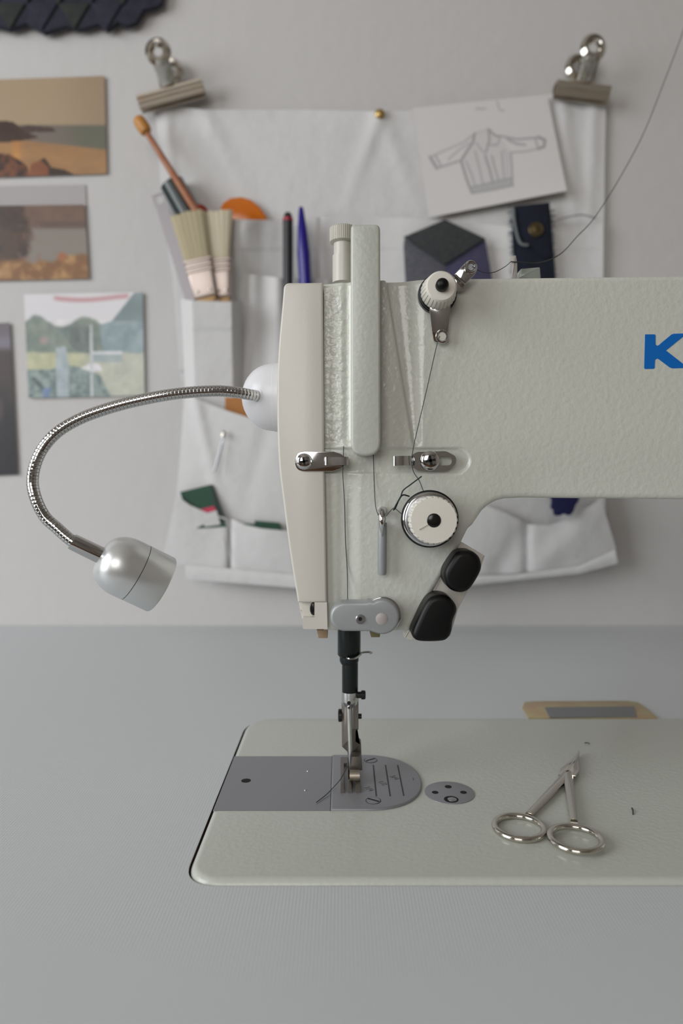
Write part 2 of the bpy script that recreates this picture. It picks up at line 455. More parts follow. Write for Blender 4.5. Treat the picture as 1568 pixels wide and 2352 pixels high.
# slide plate and needle plate
def plates():
    z = BT + .00012; xm = -.0049
    ys = (.3075, .3697)
    o = [(BX0 + .0006, ys[0]), (xm - .0002, ys[0]), (xm - .0002, ys[1]), (BX0 + .0006, ys[1])]
    sp = part('slide_plate', gpl(o, z, .0002, .0001, 1), M['plate'])
    h = G(565, 1793, z); bm = NB(); lathe(bm, Vector((h.x, h.y, z - .0001)), Z3, [(0, .0024), (.00013, .0024)], 24); part('finger_hole', bm, M['hole'], sp)
    for px in ((707, 1771), (701, 1815)):
        h = G(px[0], px[1], z); bm = NB()
        lathe(bm, Vector((h.x, h.y, z - .0001)), Z3, [(0, .0007), (.0003, .0006), (.0005, .0003)], 12); part('rivet', bm, M['chrome'], sp)
    z = BT + .0011
    right = []
    cy = sum(ys) / 2; hh = (ys[1] - ys[0]) / 2
    x_in, x_out = .010, .0396
    for k in range(41):
        a = -PI / 2 + PI * k / 40
        c, s = math.cos(a), math.sin(a)
        right.append((x_in + (x_out - x_in) * abs(c) ** .82, cy + hh * (abs(s) ** .95) * (1 if s > 0 else -1)))
    o = [(xm, ys[0])] + right + [(xm, ys[1])]
    npl = part('needle_plate', gpl(o, z, .0011, .0009, 4), M['plate'])
    e = .00006
    def groove(pxs, wd=.00035):
        ps = [G(x, y, z) for x, y in pxs]
        a, b = ps[0], ps[-1]; d = (b - a).normalized(); s = Vector((-d.y, d.x, 0)) * wd
        return [(a + s).to_2d()[:], (b + s).to_2d()[:], (b - s).to_2d()[:], (a - s).to_2d()[:]]
    for (p, q) in (((857, 1757), (864, 1829)), ((885, 1757), (896, 1829)), ((913, 1757), (927, 1828))):
        part('scale_line', gpl(groove([p, q]), z + e, .0001), M['engrave'], npl)
    part('plate_joint', gpl([(xm - .0003, ys[0]), (xm - .00002, ys[0]), (xm - .00002, ys[1]), (xm - .0003, ys[1])], BT + .0003, .0002), M['engrave'], npl)
    # numerals
    def numeral(txt, px, size, rot):
        cu = bpy.data.curves.new('numeral', 'FONT'); cu.body = txt; cu.size = size; cu.extrude = .00002
        cu.align_x = 'CENTER'; cu.align_y = 'CENTER'
        t = bpy.data.objects.new('tmp', cu); COL.objects.link(t)
        dg = bpy.context.evaluated_depsgraph_get(); me = bpy.data.meshes.new_from_object(t.evaluated_get(dg))
        COL.objects.unlink(t); bpy.data.objects.remove(t)
        me.materials.clear(); me.materials.append(M['numeral'])
        g = G(px[0], px[1], z)
        o = bpy.data.objects.new('numeral', me); COL.objects.link(o); WL[o] = Vector((g.x, g.y, z + e)); o.parent = npl
        o.location = WL[o] - WL[npl]; o.rotation_euler = (0, 0, rot)
    numeral('1/4', (847, 1812), .0042, -PI / 2 + .5)
    numeral('1/2', (878, 1799), .0042, -PI / 2 + .5)
    numeral('3/4', (905, 1786), .0042, -PI / 2 + .5)
    numeral('1', (949, 1790), .0042, 0)
    for (px, ang) in (((851, 1746), .6), ((857, 1839), -.55)):
        g = G(px[0], px[1], z); bm = NB()
        lathe(bm, Vector((g.x, g.y, z - .0002)), Z3, [(0, .0036), (.00025, .0036), (.00028, .0033), (.0002, .0033)], 28)
        s = part('plate_screw', bm, M['engrave'], npl)
        bm = NB(); lathe(bm, Vector((g.x, g.y, z - .0002)), Z3, [(0, .0032), (.00036, .0032), (.0005, .0026)], 28)
        part('screw_head', bm, M['plate'], npl)
        d = Vector((math.cos(ang), math.sin(ang))); q = Vector((-d.y, d.x)) * .0004; c = Vector((g.x, g.y)); L = .0029
        part('screw_slot', gpl([tuple(c + d * L + q), tuple(c - d * L + q), tuple(c - d * L - q), tuple(c + d * L - q)], z + .00042, .0001), M['hole'], npl)
    # oil plate
    c = G(1032, 1821, BT); rr = 57 * c.y / F
    bm = NB(); lathe(bm, Vector((c.x, c.y, BT - .0002)), Z3, [(0, rr), (.0005, rr), (.0006, rr - .0003)], 48)
    op = part('round_cover_plate', bm, M['plate'])
    zz = BT + .0004
    for (px, r) in (((1029, 1807), .0017), ((999, 1820), .0016), ((1064, 1820), .0016)):
        g = G(px[0], px[1], zz); bm = NB(); lathe(bm, Vector((g.x, g.y, zz - .0002)), Z3, [(0, r), (.00025, r)], 20); part('plate_hole', bm, M['hole'], op)
    g = G(1036, 1836, zz); bm = NB(); lathe(bm, Vector((g.x, g.y, zz - .0002)), Z3, [(0, .0034), (.00026, .0034)], 24); part('oil_hole', bm, M['hole'], op)
    bm = NB(); lathe(bm, Vector((g.x + .0004, g.y, zz - .0001)), Z3, [(0, .0022), (.0002, .0021), (.0005, .001)], 20); part('oil_screw', bm, M['steel'], op)
plates()

# casting: head, arm and column as one relief surface
DF, DB = 0.308, 0.371
KX = F / DF
def topf(x):
    return np.interp(x, [742, 880, 1568, 2700], [647, 641, 632, 618])
def botf(x):
    xs = [742, 940, 1058, 1064, 1075, 1085, 1095, 1108, 1122, 1140, 1160, 1200, 1568, 2150, 2230, 2280, 2301, 2302, 2700]
    ys = [1450, 1450, 1249, 1236, 1214, 1206, 1191, 1172, 1160, 1150, 1145, 1143, 1147, 1150, 1165, 1210, 1290, 1861, 1861]
    return np.interp(x, xs, ys)
def casting():
    xs = np.concatenate([np.arange(743, 1112, 2.6), np.arange(1112, 1600, 8), np.arange(1600, 2140, 30), np.arange(2140, 2330, 6), np.arange(2330, 2701, 30)])
    tn = 330
    t = np.linspace(0, 1, tn)
    Xg = np.repeat(xs[None, :], tn, 0)
    Tg = np.repeat(t[:, None], len(xs), 1)
    Yg = topf(Xg) * (1 - Tg) + botf(Xg) * Tg
    # concentrate rows near the edges for the rounding
    ts = 0.5 - 0.5 * np.cos(PI * t); Tm = (.55 * t + .45 * ts)
    Yg = topf(Xg) * (1 - Tm[:, None]) + botf(Xg) * Tm[:, None]
    # distance to the outline
    ol = [(x, float(topf(x))) for x in np.linspace(743, 2701, 200)] + [(x, float(botf(x))) for x in np.concatenate([np.linspace(2701, 1200, 120), np.linspace(1200, 940, 80), [743]])]
    dist = np.full(Xg.shape, 1e9)
    for (a, b) in zip(ol, ol[1:]):
        a = np.array(a); b = np.array(b); ab = b - a; L2 = (ab ** 2).sum() + 1e-9
        s = np.clip(((Xg - a[0]) * ab[0] + (Yg - a[1]) * ab[1]) / L2, 0, 1)
        dist = np.minimum(dist, np.hypot(Xg - a[0] - s * ab[0], Yg - a[1] - s * ab[1]))
    sm = lambda e0, e1, v: (lambda q: q * q * (3 - 2 * q))(np.clip((v - e0) / (e1 - e0), 0, 1))
    h = np.zeros_like(Xg)
    # lever valley right of the wedge
    xv = 884 + (Yg - 650) * (946 - 884) / 380
    vis = sm(1034, 1010, Yg)
    depth = (3.4 - 2.2 * np.clip((Yg - 650) / 380, 0, 1)) * vis
    wr = 95 - 70 * np.clip((Yg - 650) / 380, 0, 1)
    val = np.where(Xg < xv, 0, sm(0, 7, Xg - xv) * (1 - sm(.3, 1.0, (Xg - xv) / wr)))
    h -= depth * val
    # wedge between cover and valley slopes gently
    # left strip slopes to the left and carries the thread groove
    h -= 2.2 * sm(800, 746, Xg) * sm(1040, 1015, Yg)
    h -= 1.4 * np.exp(-((Xg - 797) / 9.0) ** 2) * sm(1034, 1000, Yg)
    # cross channel for the two thread guides
    q = np.maximum(np.maximum(1031 - Yg, Yg - 1087), 0)
    pill = np.hypot(np.maximum(Xg - 1050, 0), Yg - 1058) - 28
    ch = sm(2.5, -2.5, pill)
    h -= 1.0 * ch
    # lower part: soft thread groove and flat on its left
    lo = sm(1075, 1100, Yg)
    h -= lo * (1.3 * sm(830, 800, Xg) * (1 - .35 * sm(786, 770, Xg)))
    # slight boss round the tension dial
    # arm face falls back towards its underside
    h -= 2.0 * sm(985, 1150, Yg) * sm(1060, 1250, Xg)
    # edge rounding
    R = 13.0
    dd = np.clip(dist, 0, R)
    h -= (R - np.sqrt(R * R - (R - dd) ** 2)) / KX * 1000 * .8
    bm = NB()
    lay = bm.verts.layers.float.new('amp')
    amp = .0002 + .00075 * sm(806, 785, Xg) * sm(1034, 1010, Yg) * sm(650, 690, Yg)
    V = [[bm.verts.new(((Xg[i, j] - VX) / KX, DF - h[i, j] / 1000, ZC - (Yg[i, j] - VY) / KX)) for j in range(len(xs))] for i in range(tn)]
    for i in range(tn):
        for j in range(len(xs)): V[i][j][lay] = float(amp[i, j])
    for i in range(tn - 1):
        for j in range(len(xs) - 1):
            bm.faces.new((V[i][j], V[i + 1][j], V[i + 1][j + 1], V[i][j + 1]))
    loop = V[0][:] + [V[i][-1] for i in range(1, tn)] + V[-1][-2::-1] + [V[i][0] for i in range(tn - 2, 0, -1)]
    back = [bm.verts.new((v.co.x, DB + (.02 if v.co.x > .29 else 0), v.co.z)) for v in loop]
    N = len(loop)
    for i in range(N):
        j = (i + 1) % N
        bm.faces.new((loop[i], loop[j], back[j], back[i]))
    bm.faces.new(back)
    part('arm', bm, M['enamel_cast'], sharp=60)
casting()

# face plate
def faceplate():
    left = [(697, 1445), (694, 1420)]
    edge = crs([(684, 1384), (672, 1312), (660, 1230), (650, 1150), (641, 1075), (637, 1000), (636, 930), (637, 850), (641, 780), (648, 700)], 5)
    top = arcpts(664, 662, 13, 13, 185, 268, 6)
    right = [(741, 648.5), (742, 800), (743.5, 1000), (748, 1220), (752, 1445)]
    # upper and lower slabs leave the square notch at the bottom left free
    o = edge + top + [(700, 649)] + right[:-1] + [(750.6, 1384)]
    bm = fpx(o, .3062, .022, .0011, 4)
    o2 = [(722, 1383.6), (750.6, 1383.6), (752, 1445), (698, 1445), (695, 1442), (694, 1421), (696, 1418.5), (722, 1418)]
    fpx(o2, .3062, .022, .0, 1, bm)
    full = crs([(690, 1410), (688, 1400), (676, 1312), (656, 1160), (644, 1075), (640, 930), (644, 780), (652, 700)], 4) + [(664, 652), (741, 650), (743.5, 1000), (751, 1444), (698, 1444)]
    fpx(full, .3105, .0585, .001, 2, bm)
    fp = part('face_plate', bm, M['cream_plastic'])
    bm = fpx(circ(719, 1399, 8, 15, 24), .3095, .004, .0008, 2)
    part('plug_screw', bm, M['blackgloss'], fp)
faceplate()

# top: pressure adjusting screw
def pressure():
    d = .34; k = d / F
    c = P(788, 640, d); bm = NB()
    lathe(bm, Vector((c.x, d, P(0, 650, d).z)), Z3, [(0, .0053), (P(0, 588, d).z - P(0, 650, d).z, .0053), (P(0, 587, d).z - P(0, 650, d).z, .0047), (P(0, 560, d).z - P(0, 650, d).z, .0047)], 32)
    part('pressure_screw_stem', bm, M['ivory'])
    z0 = P(0, 560, d).z; z1 = P(0, 526, d).z; bm = NB()
    lathe(bm, Vector((c.x, d, z0)), Z3, [(0, .0045), (.0006, .0068), (.0012, .0068), (z1 - z0, .0068), (z1 - z0 + .0006, .0060), (z1 - z0 + .0007, .001)], gear=(40, .0004, .0005, .02, .0066))
    part('pressure_screw_cap', bm, M['ivory'])
pressure()

# take-up lever cover
o = rc([(806, 514), (873, 514), (874, 1046), (806, 1046)], [10, 14, 33, 33], 10)
part('take_up_cover', fpx(o, .2985, .013, .0012, 4), M['enamel_bed'])

def phillips(parent, px, d, r, m=None):
    c = P(px[0], px[1], d); bm = NB()
    lathe(bm, c + Y3 * .0012, -Y3, [(0, r), (.0006, r), (.0012, r * .9), (.0017, r * .68), (.0020, r * .35), (.0020, r * .1)], 32)
    s = part('screw', bm, m or M['chrome'], parent)
    bm = NB(); y = d - .00085
    for a in (.2, .2 + PI / 2):
        dx, dz = math.cos(a), math.sin(a)
        L = r * .5; wd = r * .13
        u = Vector((dx, 0, dz)); v = Vector((-dz, 0, dx))
        slab(bm, [(-L, -wd), (L, -wd), (L, wd), (-L, wd)], (Vector((c.x, y, c.z)), u, v, -Y3), .0003)
    # child of a screw: third level only when the parent is a part of the machine
    k = build('screw_cross', bm, M['hole'], parent if parent is not None else MC)
    return s
def guides():
    # left guide
    d = .3055
    o = [(677, 1036), (766, 1037), (782, 1042), (790, 1048), (800, 1049), (800, 1069), (790, 1070), (780, 1077), (764, 1083), (677, 1083)]
    o = rc(o, [23, 8, 8, 3, 1, 1, 3, 8, 8, 23], 6)
    bm = fpx(o, d, .0009, .0003, 2)
    g = part('thread_guide', bm, M['chrome'])
    bm = NB()
    a = [P(748, 1059, d), P(746, 1059, d - .0035), P(770, 1059, d - .0042), P(798, 1059, d - .004), P(798, 1059, d)]
    def strap(path, hw):
        up = Vector((0, 0, hw)); th = .0004
        vs = []
        for p in path:
            vs.append((bm.verts.new(p + up), bm.verts.new(p - up)))
        for A, B in zip(vs, vs[1:]): bm.faces.new((A[0], B[0], B[1], A[1]))
        r = bmesh.ops.solidify(bm, geom=list(bm.faces), thickness=th)
    strap([Vector(p) for p in crs(a, 5)], 9 * d / F)
    part('guide_eye', bm, M['chrome'], g)
    phillips(g, (698, 1060), d - .0006, 19 * d / F)
    # right guide with slot
    out = rc([(945, 1045), (958, 1038), (1024, 1036), (1047, 1048), (1047, 1066), (1024, 1082), (960, 1081), (945, 1072)], [6, 6, 16, 12, 12, 16, 6, 6], 6)
    n = len(out)
    a0 = resample(out + [out[0]], 65)[:-1]
    inn = rc([(962, 1048), (1037, 1048), (1037, 1069), (962, 1069)], 10, 6)
    # matched inner ring by angle
    ce = np.array((1000, 1058.5)); dens = resample(inn + [inn[0]], 241)[:-1]
    ring = []
    for p in a0:
        an = math.atan2(p[1] - ce[1], p[0] - ce[0])
        ring.append(min(dens, key=lambda q: abs((math.atan2(q[1] - ce[1], q[0] - ce[0]) - an + PI) % (2 * PI) - PI)))
    bm = annulus(NB(), fpx2(a0, .3062), fpx2(ring, .3062), frd(.3062), .0010)
    g2 = part('thread_guide', bm, M['chrome'])
    bm = NB()
    a = [P(952, 1058, .306), P(944, 1058, .3035), P(925, 1058, .3015), P(904, 1059, .3018), P(903, 1059, .304)]
    strap([Vector(p) for p in crs(a, 5)], 11 * .303 / F)
    part('guide_eye', bm, M['chrome'], g2)
    phillips(g2, (988, 1058), .3045, 23 * .303 / F)
    # recess pads behind the guides
guides()

def tension():
    X, Z = 203 * .300 / F, ZC - 77 * .300 / F
    def A(y): return Vector((X, y, Z))
    bm = NB(); lathe(bm, A(.3075), -Y3, [(0, .0112), (.006, .0108), (.0062, .010)], 48)
    T = part('tension_assembly', bm, M['steel'])
    bm = NB(); lathe(bm, A(.3018), -Y3, [(0, .0118), (.0006, .0127), (.0012, .0127), (.0016, .0120), (.0017, .009)], 64)
    part('tension_disc', bm, M['darksteel'], T)
    bm = NB(); lathe(bm, A(.2999), -Y3, [(0, .0116), (.0005, .0119), (.0010, .0112), (.0012, .009)], 64)
    part('tension_disc', bm, M['chrome'], T)
    bm = NB(); lathe(bm, A(.2984), -Y3, [(0, .0108), (.0005, .0111), (.0010, .0104), (.0012, .008)], 64)
    part('tension_disc', bm, M['steel'], T)
    bm = NB(); lathe(bm, A(.2968), -Y3, [(0, .0097), (.001, .0102), (.009, .0102), (.0098, .0096), (.0100, .0030)], gear=(26, .0007, .0005, .0095, .0099))
    part('tension_knob', bm, M['knob_plastic'], T)
    bm = NB(); lathe(bm, A(.2880), -Y3, [(0, .0030), (.0012, .0030), (.0016, .0024), (.0016, .0005)], 32)
    part('spindle', bm, M['blackgloss'], T)
    d = .2867; bm = NB(); c = P(972, 1211, d)
    tube(bm, [P(962, 1216, d), P(982, 1205, d)], .0003, 6); part('pointer_mark', bm, M['ivory'], T)
    # check spring
    bm = NB(); pts = [P(940, 1140, .300), P(925, 1137, .299), P(916, 1148, .299), P(908, 1166, .2985), P(903, 1172, .2985)]
    tube(bm, crs(pts, 6), .00033, 6); part('check_spring', bm, M['darksteel'], T)
    # pretension
    X2, Z2 = (1006 - VX) * .303 / F, ZC - (672 - VY) * .303 / F
    A2 = lambda y: Vector((X2, y, Z2))
    bm = NB(); lathe(bm, A2(.3085), -Y3, [(0, .0086), (.003, .0086), (.0034, .0078)], 48)
    Q = part('pretension_assembly', bm, M['darksteel'])
    bm = NB(); lathe(bm, A2(.3045), -Y3, [(0, .0078), (.0005, .0084), (.0010, .0084), (.0013, .0078)], 48)
    part('pretension_disc', bm, M['darksteel'], Q)
    bm = NB(); lathe(bm, A2(.3030), -Y3, [(0, .0076), (.0008, .0079), (.0092, .0067), (.0100, .0060), (.0102, .002)], gear=(26, .0006, .0005, .0090, .0062))
    part('pretension_knob', bm, M['knob_plastic'], Q)
    bm = NB(); lathe(bm, A2(.2932), -Y3, [(0, .0027), (.003, .0027), (.0042, .0022), (.0048, .0012), (.0049, .0002)], 32)
    part('rubber_cap', bm, M['black'], Q)
    # lower bracket with eye
    d = .3035
    o = rc([(984, 700), (1034, 700), (1030, 760), (1028, 786), (998, 786), (992, 757)], [2, 2, 10, 10, 8, 10], 6)
    p2 = fpx2(o, d); zt_ = max(q[1] for q in p2); nrm = Vector((0, -1, -.22)).normalized(); vv = Vector((0, -.22, 1)).normalized()
    bm = slab(NB(), [(a_, b_ - zt_) for a_, b_ in p2], (Vector((0, d - .0015, ZC + zt_)), X3, vv, nrm), .0008, .0002, 2); L = part('thread_bracket', bm, M['chrome'], Q)
    bm = NB(); c = P(1015, 773, d + .0010); ring = [c + Vector((math.cos(a) * .0023, 0, math.sin(a) * .0026)) for a in np.linspace(0, 2 * PI, 24, endpoint=False)]
    tube(bm, ring, .0006, 8, closed=True); part('bracket_eye', bm, M['chrome'], Q)
    bm = fpx(circ(1015, 773, 9, 10), d + .0008, .0004); part('eye_hole', bm, M['ivory'], Q)
    # upper arm
    o = [(1040, 640), (1056, 628), (1068, 664), (1058, 668), (1048, 668)]
    bm = fpx(rc(o, 2, 3), .3050, .0009, .0002, 2)
    fpx(rc([(1043, 630), (1070, 602), (1090, 600), (1097, 616), (1090, 630), (1068, 652)], [2, 8, 12, 12, 8, 2], 5), .3015, .0008, .0003, 2, bm)
    a = [P(1045, 634, .305), P(1066, 652, .305)]; 
    slab(bm, fpx2([(1043, 631), (1047, 628), (1071, 650), (1066, 654)], .3015), frd(.3015), .004, .0002, 1)
    part('thread_bracket', bm, M['chrome'], Q)
    bm = NB(); c = P(1081, 613, .3007); ring = [c + Vector((math.cos(a) * .0022, 0, math.sin(a) * .0024)) for a in np.linspace(0, 2 * PI, 24, endpoint=False)]
    tube(bm, ring, .0006, 8, closed=True); part('bracket_eye', bm, M['chrome'], Q)
    bm = fpx(circ(1081, 613, 7, 8), .3009, .0003); part('eye_hole', bm, M['greypaint'], Q)
tension()

# thread post: grey rod with chrome hook
def hook():
    d = .3045; r = 10.5 * d / F
    bm = NB(); a, b = P(878, 1200, d), P(877, 1320, d)
    tube(bm, [a, b + Z3 * .0008, b], [r, r, r * .8], 20)
    H = part('thread_hook', bm, M['greypaint'])
    bm = NB(); path = [P(877, 1232, d - .0030), P(877, 1212, d - .0042), P(877, 1194, d - .0046), P(877, 1178, d - .0030), P(877, 1172, d), P(877, 1172, d + .004)]
    rr = [.0002, .0012, .0016, .0017, .0018, .0018]
    pts = crs(path, 6); rs = list(np.interp(np.linspace(0, 5, len(pts)), range(6), rr))
    tube(bm, pts, rs, 14); part('hook_tip', bm, M['chrome'], H)
hook()

# lamp cover over needle bar
def eyelet():
    d = .2965
    pts = arcpts(793, 1418.5, 35, 34.5, 90, 270, 18) + [(846, 1384)] + arcpts(878, 1418, 40, 40, 227, 450, 24)[1:] + [(856, 1452)]
    pts = arcpts(793, 1417, 35, 34, 90, 270, 18) + [(842, 1383), (847, 1380)] + arcpts(878, 1417, 40, 41, 238, 470, 26) + [(850, 1451)]
    E = part('needle_lamp_cover', fpx(pts, d, .0075, .0014, 4), M['greypaint'], sharp=50)
    bm = fpx(circ(880, 1413, 42, 42, 40), .2995, .0030, .0005, 2); part('lamp_rim', bm, M['chrome'], E)
    bm = NB(); lathe(bm, P(827, 1422, d + .0003), -Y3, [(0, .0021), (.0006, .0021), (.0010, .0017), (.0010, .0005)], 28); part('screw', bm, M['steel'], E)
    bm = fpx(circ(827, 1422, 5, 5, 6), d - .0010, .0003); part('hex_socket', bm, M['hole'], E)
    bm = NB(); lathe(bm, P(876, 1421, d + .0004), -Y3, [(0, .0026), (.0005, .0026), (.0008, .0020), (.0010, .0008)], 28); part('lamp_window', bm, M['pinkgrey'], E)
    d = .318
    part('rubber_plug', fpx([(727, 1447), (753, 1447), (752, 1466), (731, 1466)], d, .006, .0004, 2), M['rubber_tan'])
    part('rubber_plug', fpx([(848, 1449), (874, 1449), (872, 1464), (852, 1464)], d, .006, .0004, 2), M['rubber_olive'])
eyelet()

# needle bar group
def needlebar():
    d = .338; k = d / F
    def cyl(name, xc, prof, m, dd=d, n=32, par=None):
        kk = dd / F; c = P(xc, 0, dd); z0 = P(0, prof[0][0], dd).z
        bm = NB(); lathe(bm, Vector((c.x, dd, z0)), -Z3, [(-(P(0, y, dd).z - z0), r * kk) for y, r in prof], n)
        return part(name, bm, m, par)
    cyl('needle_bar_bushing', 801.5, [(1440, 26.5), (1503, 26.5), (1506, 24), (1508, 22), (1517, 22), (1524, 19)], M['darksteel'])
    nb = cyl('needle_bar', 803.5, [(1500, 18.5), (1586, 18.5), (1589, 17)], M['darksteel'])
    bm = NB(); pts = [P(796, 1510, d - .006), P(802, 1513, d - .0065), P(815, 1512, d - .006), P(826, 1505, d - .0035), P(832, 1499, d - .002), P(845, 1497.5, d - .002), P(853, 1499, d - .001), P(850, 1501, d + .001)]
    tube(bm, crs(pts, 6), .00055, 8); part('thread_eyelet', bm, M['chrome'], nb)
    nc = cyl('needle_clamp', 803, [(1588, 19), (1608, 19), (1616, 17), (1622, 10), (1626, 6)], M['chrome'])
    bm = NB(); lathe(bm, P(815, 1596, d - .001), X3, [(0, .0016), (.003, .0016), (.0031, .0022), (.0048, .0022), (.0052, .0018)], 20); part('clamp_screw', bm, M['blackgloss'], nc)
    bm = NB(); lathe(bm, P(801, 1614, d - .0036), -Y3, [(0, .0009), (.0006, .0009)], 16); part('clamp_hole', bm, M['hole'], nc)
    # needle
    bm = NB(); x = P(803, 0, d - .004).x
    tube(bm, [P(801, 1616, d - .001), P(801.5, 1628, d - .004), P(804, 1725, d - .004), P(803, 1745, d - .004), P(803, 1760, d - .004)], [.0011, .0011, .0010, .0006, .0002], 12)
    part('needle', bm, M['chrome'])
    # presser foot
    d2 = .343
    o = [(784, 1622), (790, 1614), (812, 1614), (822, 1600), (823, 1675), (819, 1680), (819, 1702), (829, 1708), (830, 1740), (800, 1740), (797, 1727), (785, 1716)]
    pf = part('presser_foot', fpx(rc(o, 1.5, 3), d2, .006, .0006, 2), M['footsteel'])
    fpx([(809, 1614), (823, 1600), (823, 1676), (809, 1676)], d2 - .001, .003, .0003, 1, bm := NB()); part('foot_side', bm, M['footsteel'], pf)
    bm = NB(); lathe(bm, P(786, 1643, d2 + .002), -X3, [(0, .0015), (.0005, .0032), (.0018, .0032), (.0022, .0026)], 24); part('foot_screw', bm, M['blackgloss'], pf)
    bm = NB(); lathe(bm, P(822, 1645, d2 + .002), X3, [(0, .0013), (.0018, .0013)], 16); part('foot_screw', bm, M['blackgloss'], pf)
    # sole: toes lie on the needle plate
    zt = BT + .0028; zb = BT + .00115
    def toe(x0, x1, y0, y1, zz=zt):
        a = [G(x0, y1, zz), G(x1, y1, zz), G(x1, y0, zz), G(x0, y0, zz)]
        xs = (a[0].x, a[1].x)
        return [(xs[0], a[0].y), (xs[1], a[1].y), (xs[1], a[2].y), (xs[0], a[3].y)]
    bm = NB()
    gpl(toe(781.5, 790.5, 1752, 1813), zt, zt - zb, .0002, 1, bm)
    gpl(toe(799, 808, 1740, 1813), zt, zt - zb, .0002, 1, bm)
    gpl(toe(817, 827, 1740, 1813), zt, zt - zb, .0002, 1, bm)
    gpl(toe(799, 827, 1738, 1790), zt, zt - zb, .0002, 1, bm)
    gpl(toe(781.5, 808, 1738, 1752), zt - .0001, zt - zb - .0001, .0002, 1, bm)
    s = part('foot_sole', bm, M['footsteel'], pf)
    bm = NB(); c = P(814, 1781, .3335); hw = 11.5 * .3335 / F
    tube(bm, [c - X3 * hw, c + X3 * hw], .0026, 20); part('foot_hinge', bm, M['nickel_b'], pf)
    fpx([(800, 1738), (830, 1738), (832, 1770), (801, 1770)], .336, .006, .0005, 2, bm := NB()); part('foot_block', bm, M['footsteel'], pf)
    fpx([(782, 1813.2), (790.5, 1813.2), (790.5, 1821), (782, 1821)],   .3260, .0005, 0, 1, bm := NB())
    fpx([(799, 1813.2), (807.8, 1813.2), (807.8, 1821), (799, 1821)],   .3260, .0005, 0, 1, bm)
    fpx([(817, 1813.2), (826.8, 1813.2), (826.8, 1821), (817, 1821)],   .3260, .0005, 0, 1, bm); part('toe_shadow_gap', bm, M['hole'], pf).name = 'toe_tip_shade'  # black slabs paint the shade on the front ends of the toes
needlebar()

# hand buttons with bracket
def buttons():
    o = [(1050, 1240), (1062, 1246), (1114, 1277), (1106, 1300), (1052, 1400), (1034, 1462), (946, 1472), (927, 1466), (934, 1450), (1000, 1330)]
    B = part('switch_bracket', fpx(rc(o, 3, 3), .3100, .010, .0008, 2), M['cream_plastic'])
    up = [(1067, 1265), (1086, 1267), (1102, 1281), (1107, 1302), (1101, 1321), (1083, 1350), (1067, 1361), (1049, 1361), (1031, 1351), (1021, 1330), (1023, 1308), (1040, 1281), (1051, 1269)]
    lo = [(1007, 1367), (1029, 1371), (1045, 1386), (1050, 1403), (1041, 1428), (1038, 1452), (1029, 1468), (1013, 1474.5), (968, 1475), (951, 1468), (947, 1453), (959, 1423), (974, 1392), (988, 1374)]
    part('switch_button', fpx(crs(up, 5, True), .2965, .013, .0026, 6), M['black'], B)
    part('switch_button', fpx(crs(lo, 5, True), .2965, .013, .0026, 6), M['black'], B)
buttons()

# blue letter
def letter():
    p = [(1481, 768), (1503, 768), (1505, 770), (1505, 791), (1508, 794), (1512, 793), (1542, 768), (1547, 766.5), (1578, 765.5), (1529, 805), (1580, 845), (1544, 846), (1538, 844), (1511, 824), (1507, 824), (1504, 827), (1503, 845), (1501, 847), (1481, 847.5), (1479, 845)]
    part('letter_k', fpx(p, DF - .00015, .0005), M['blue'], label='blue capital letter K')
letter()

# small thread guide post on top of the arm
d = .337
part('top_thread_post', fpx(rc([(1174, 587), (1185, 586), (1188, 606), (1188, 640), (1174, 640), (1178, 620), (1174, 605)], 2, 3), d, .003, .0004, 2), M['pinkgrey'])
part('top_thread_block', fpx(rc([(1196, 617), (1240, 613), (1242, 640), (1190, 640)], 3, 3), d + .004, .012, .0006, 2), M['smoke'])
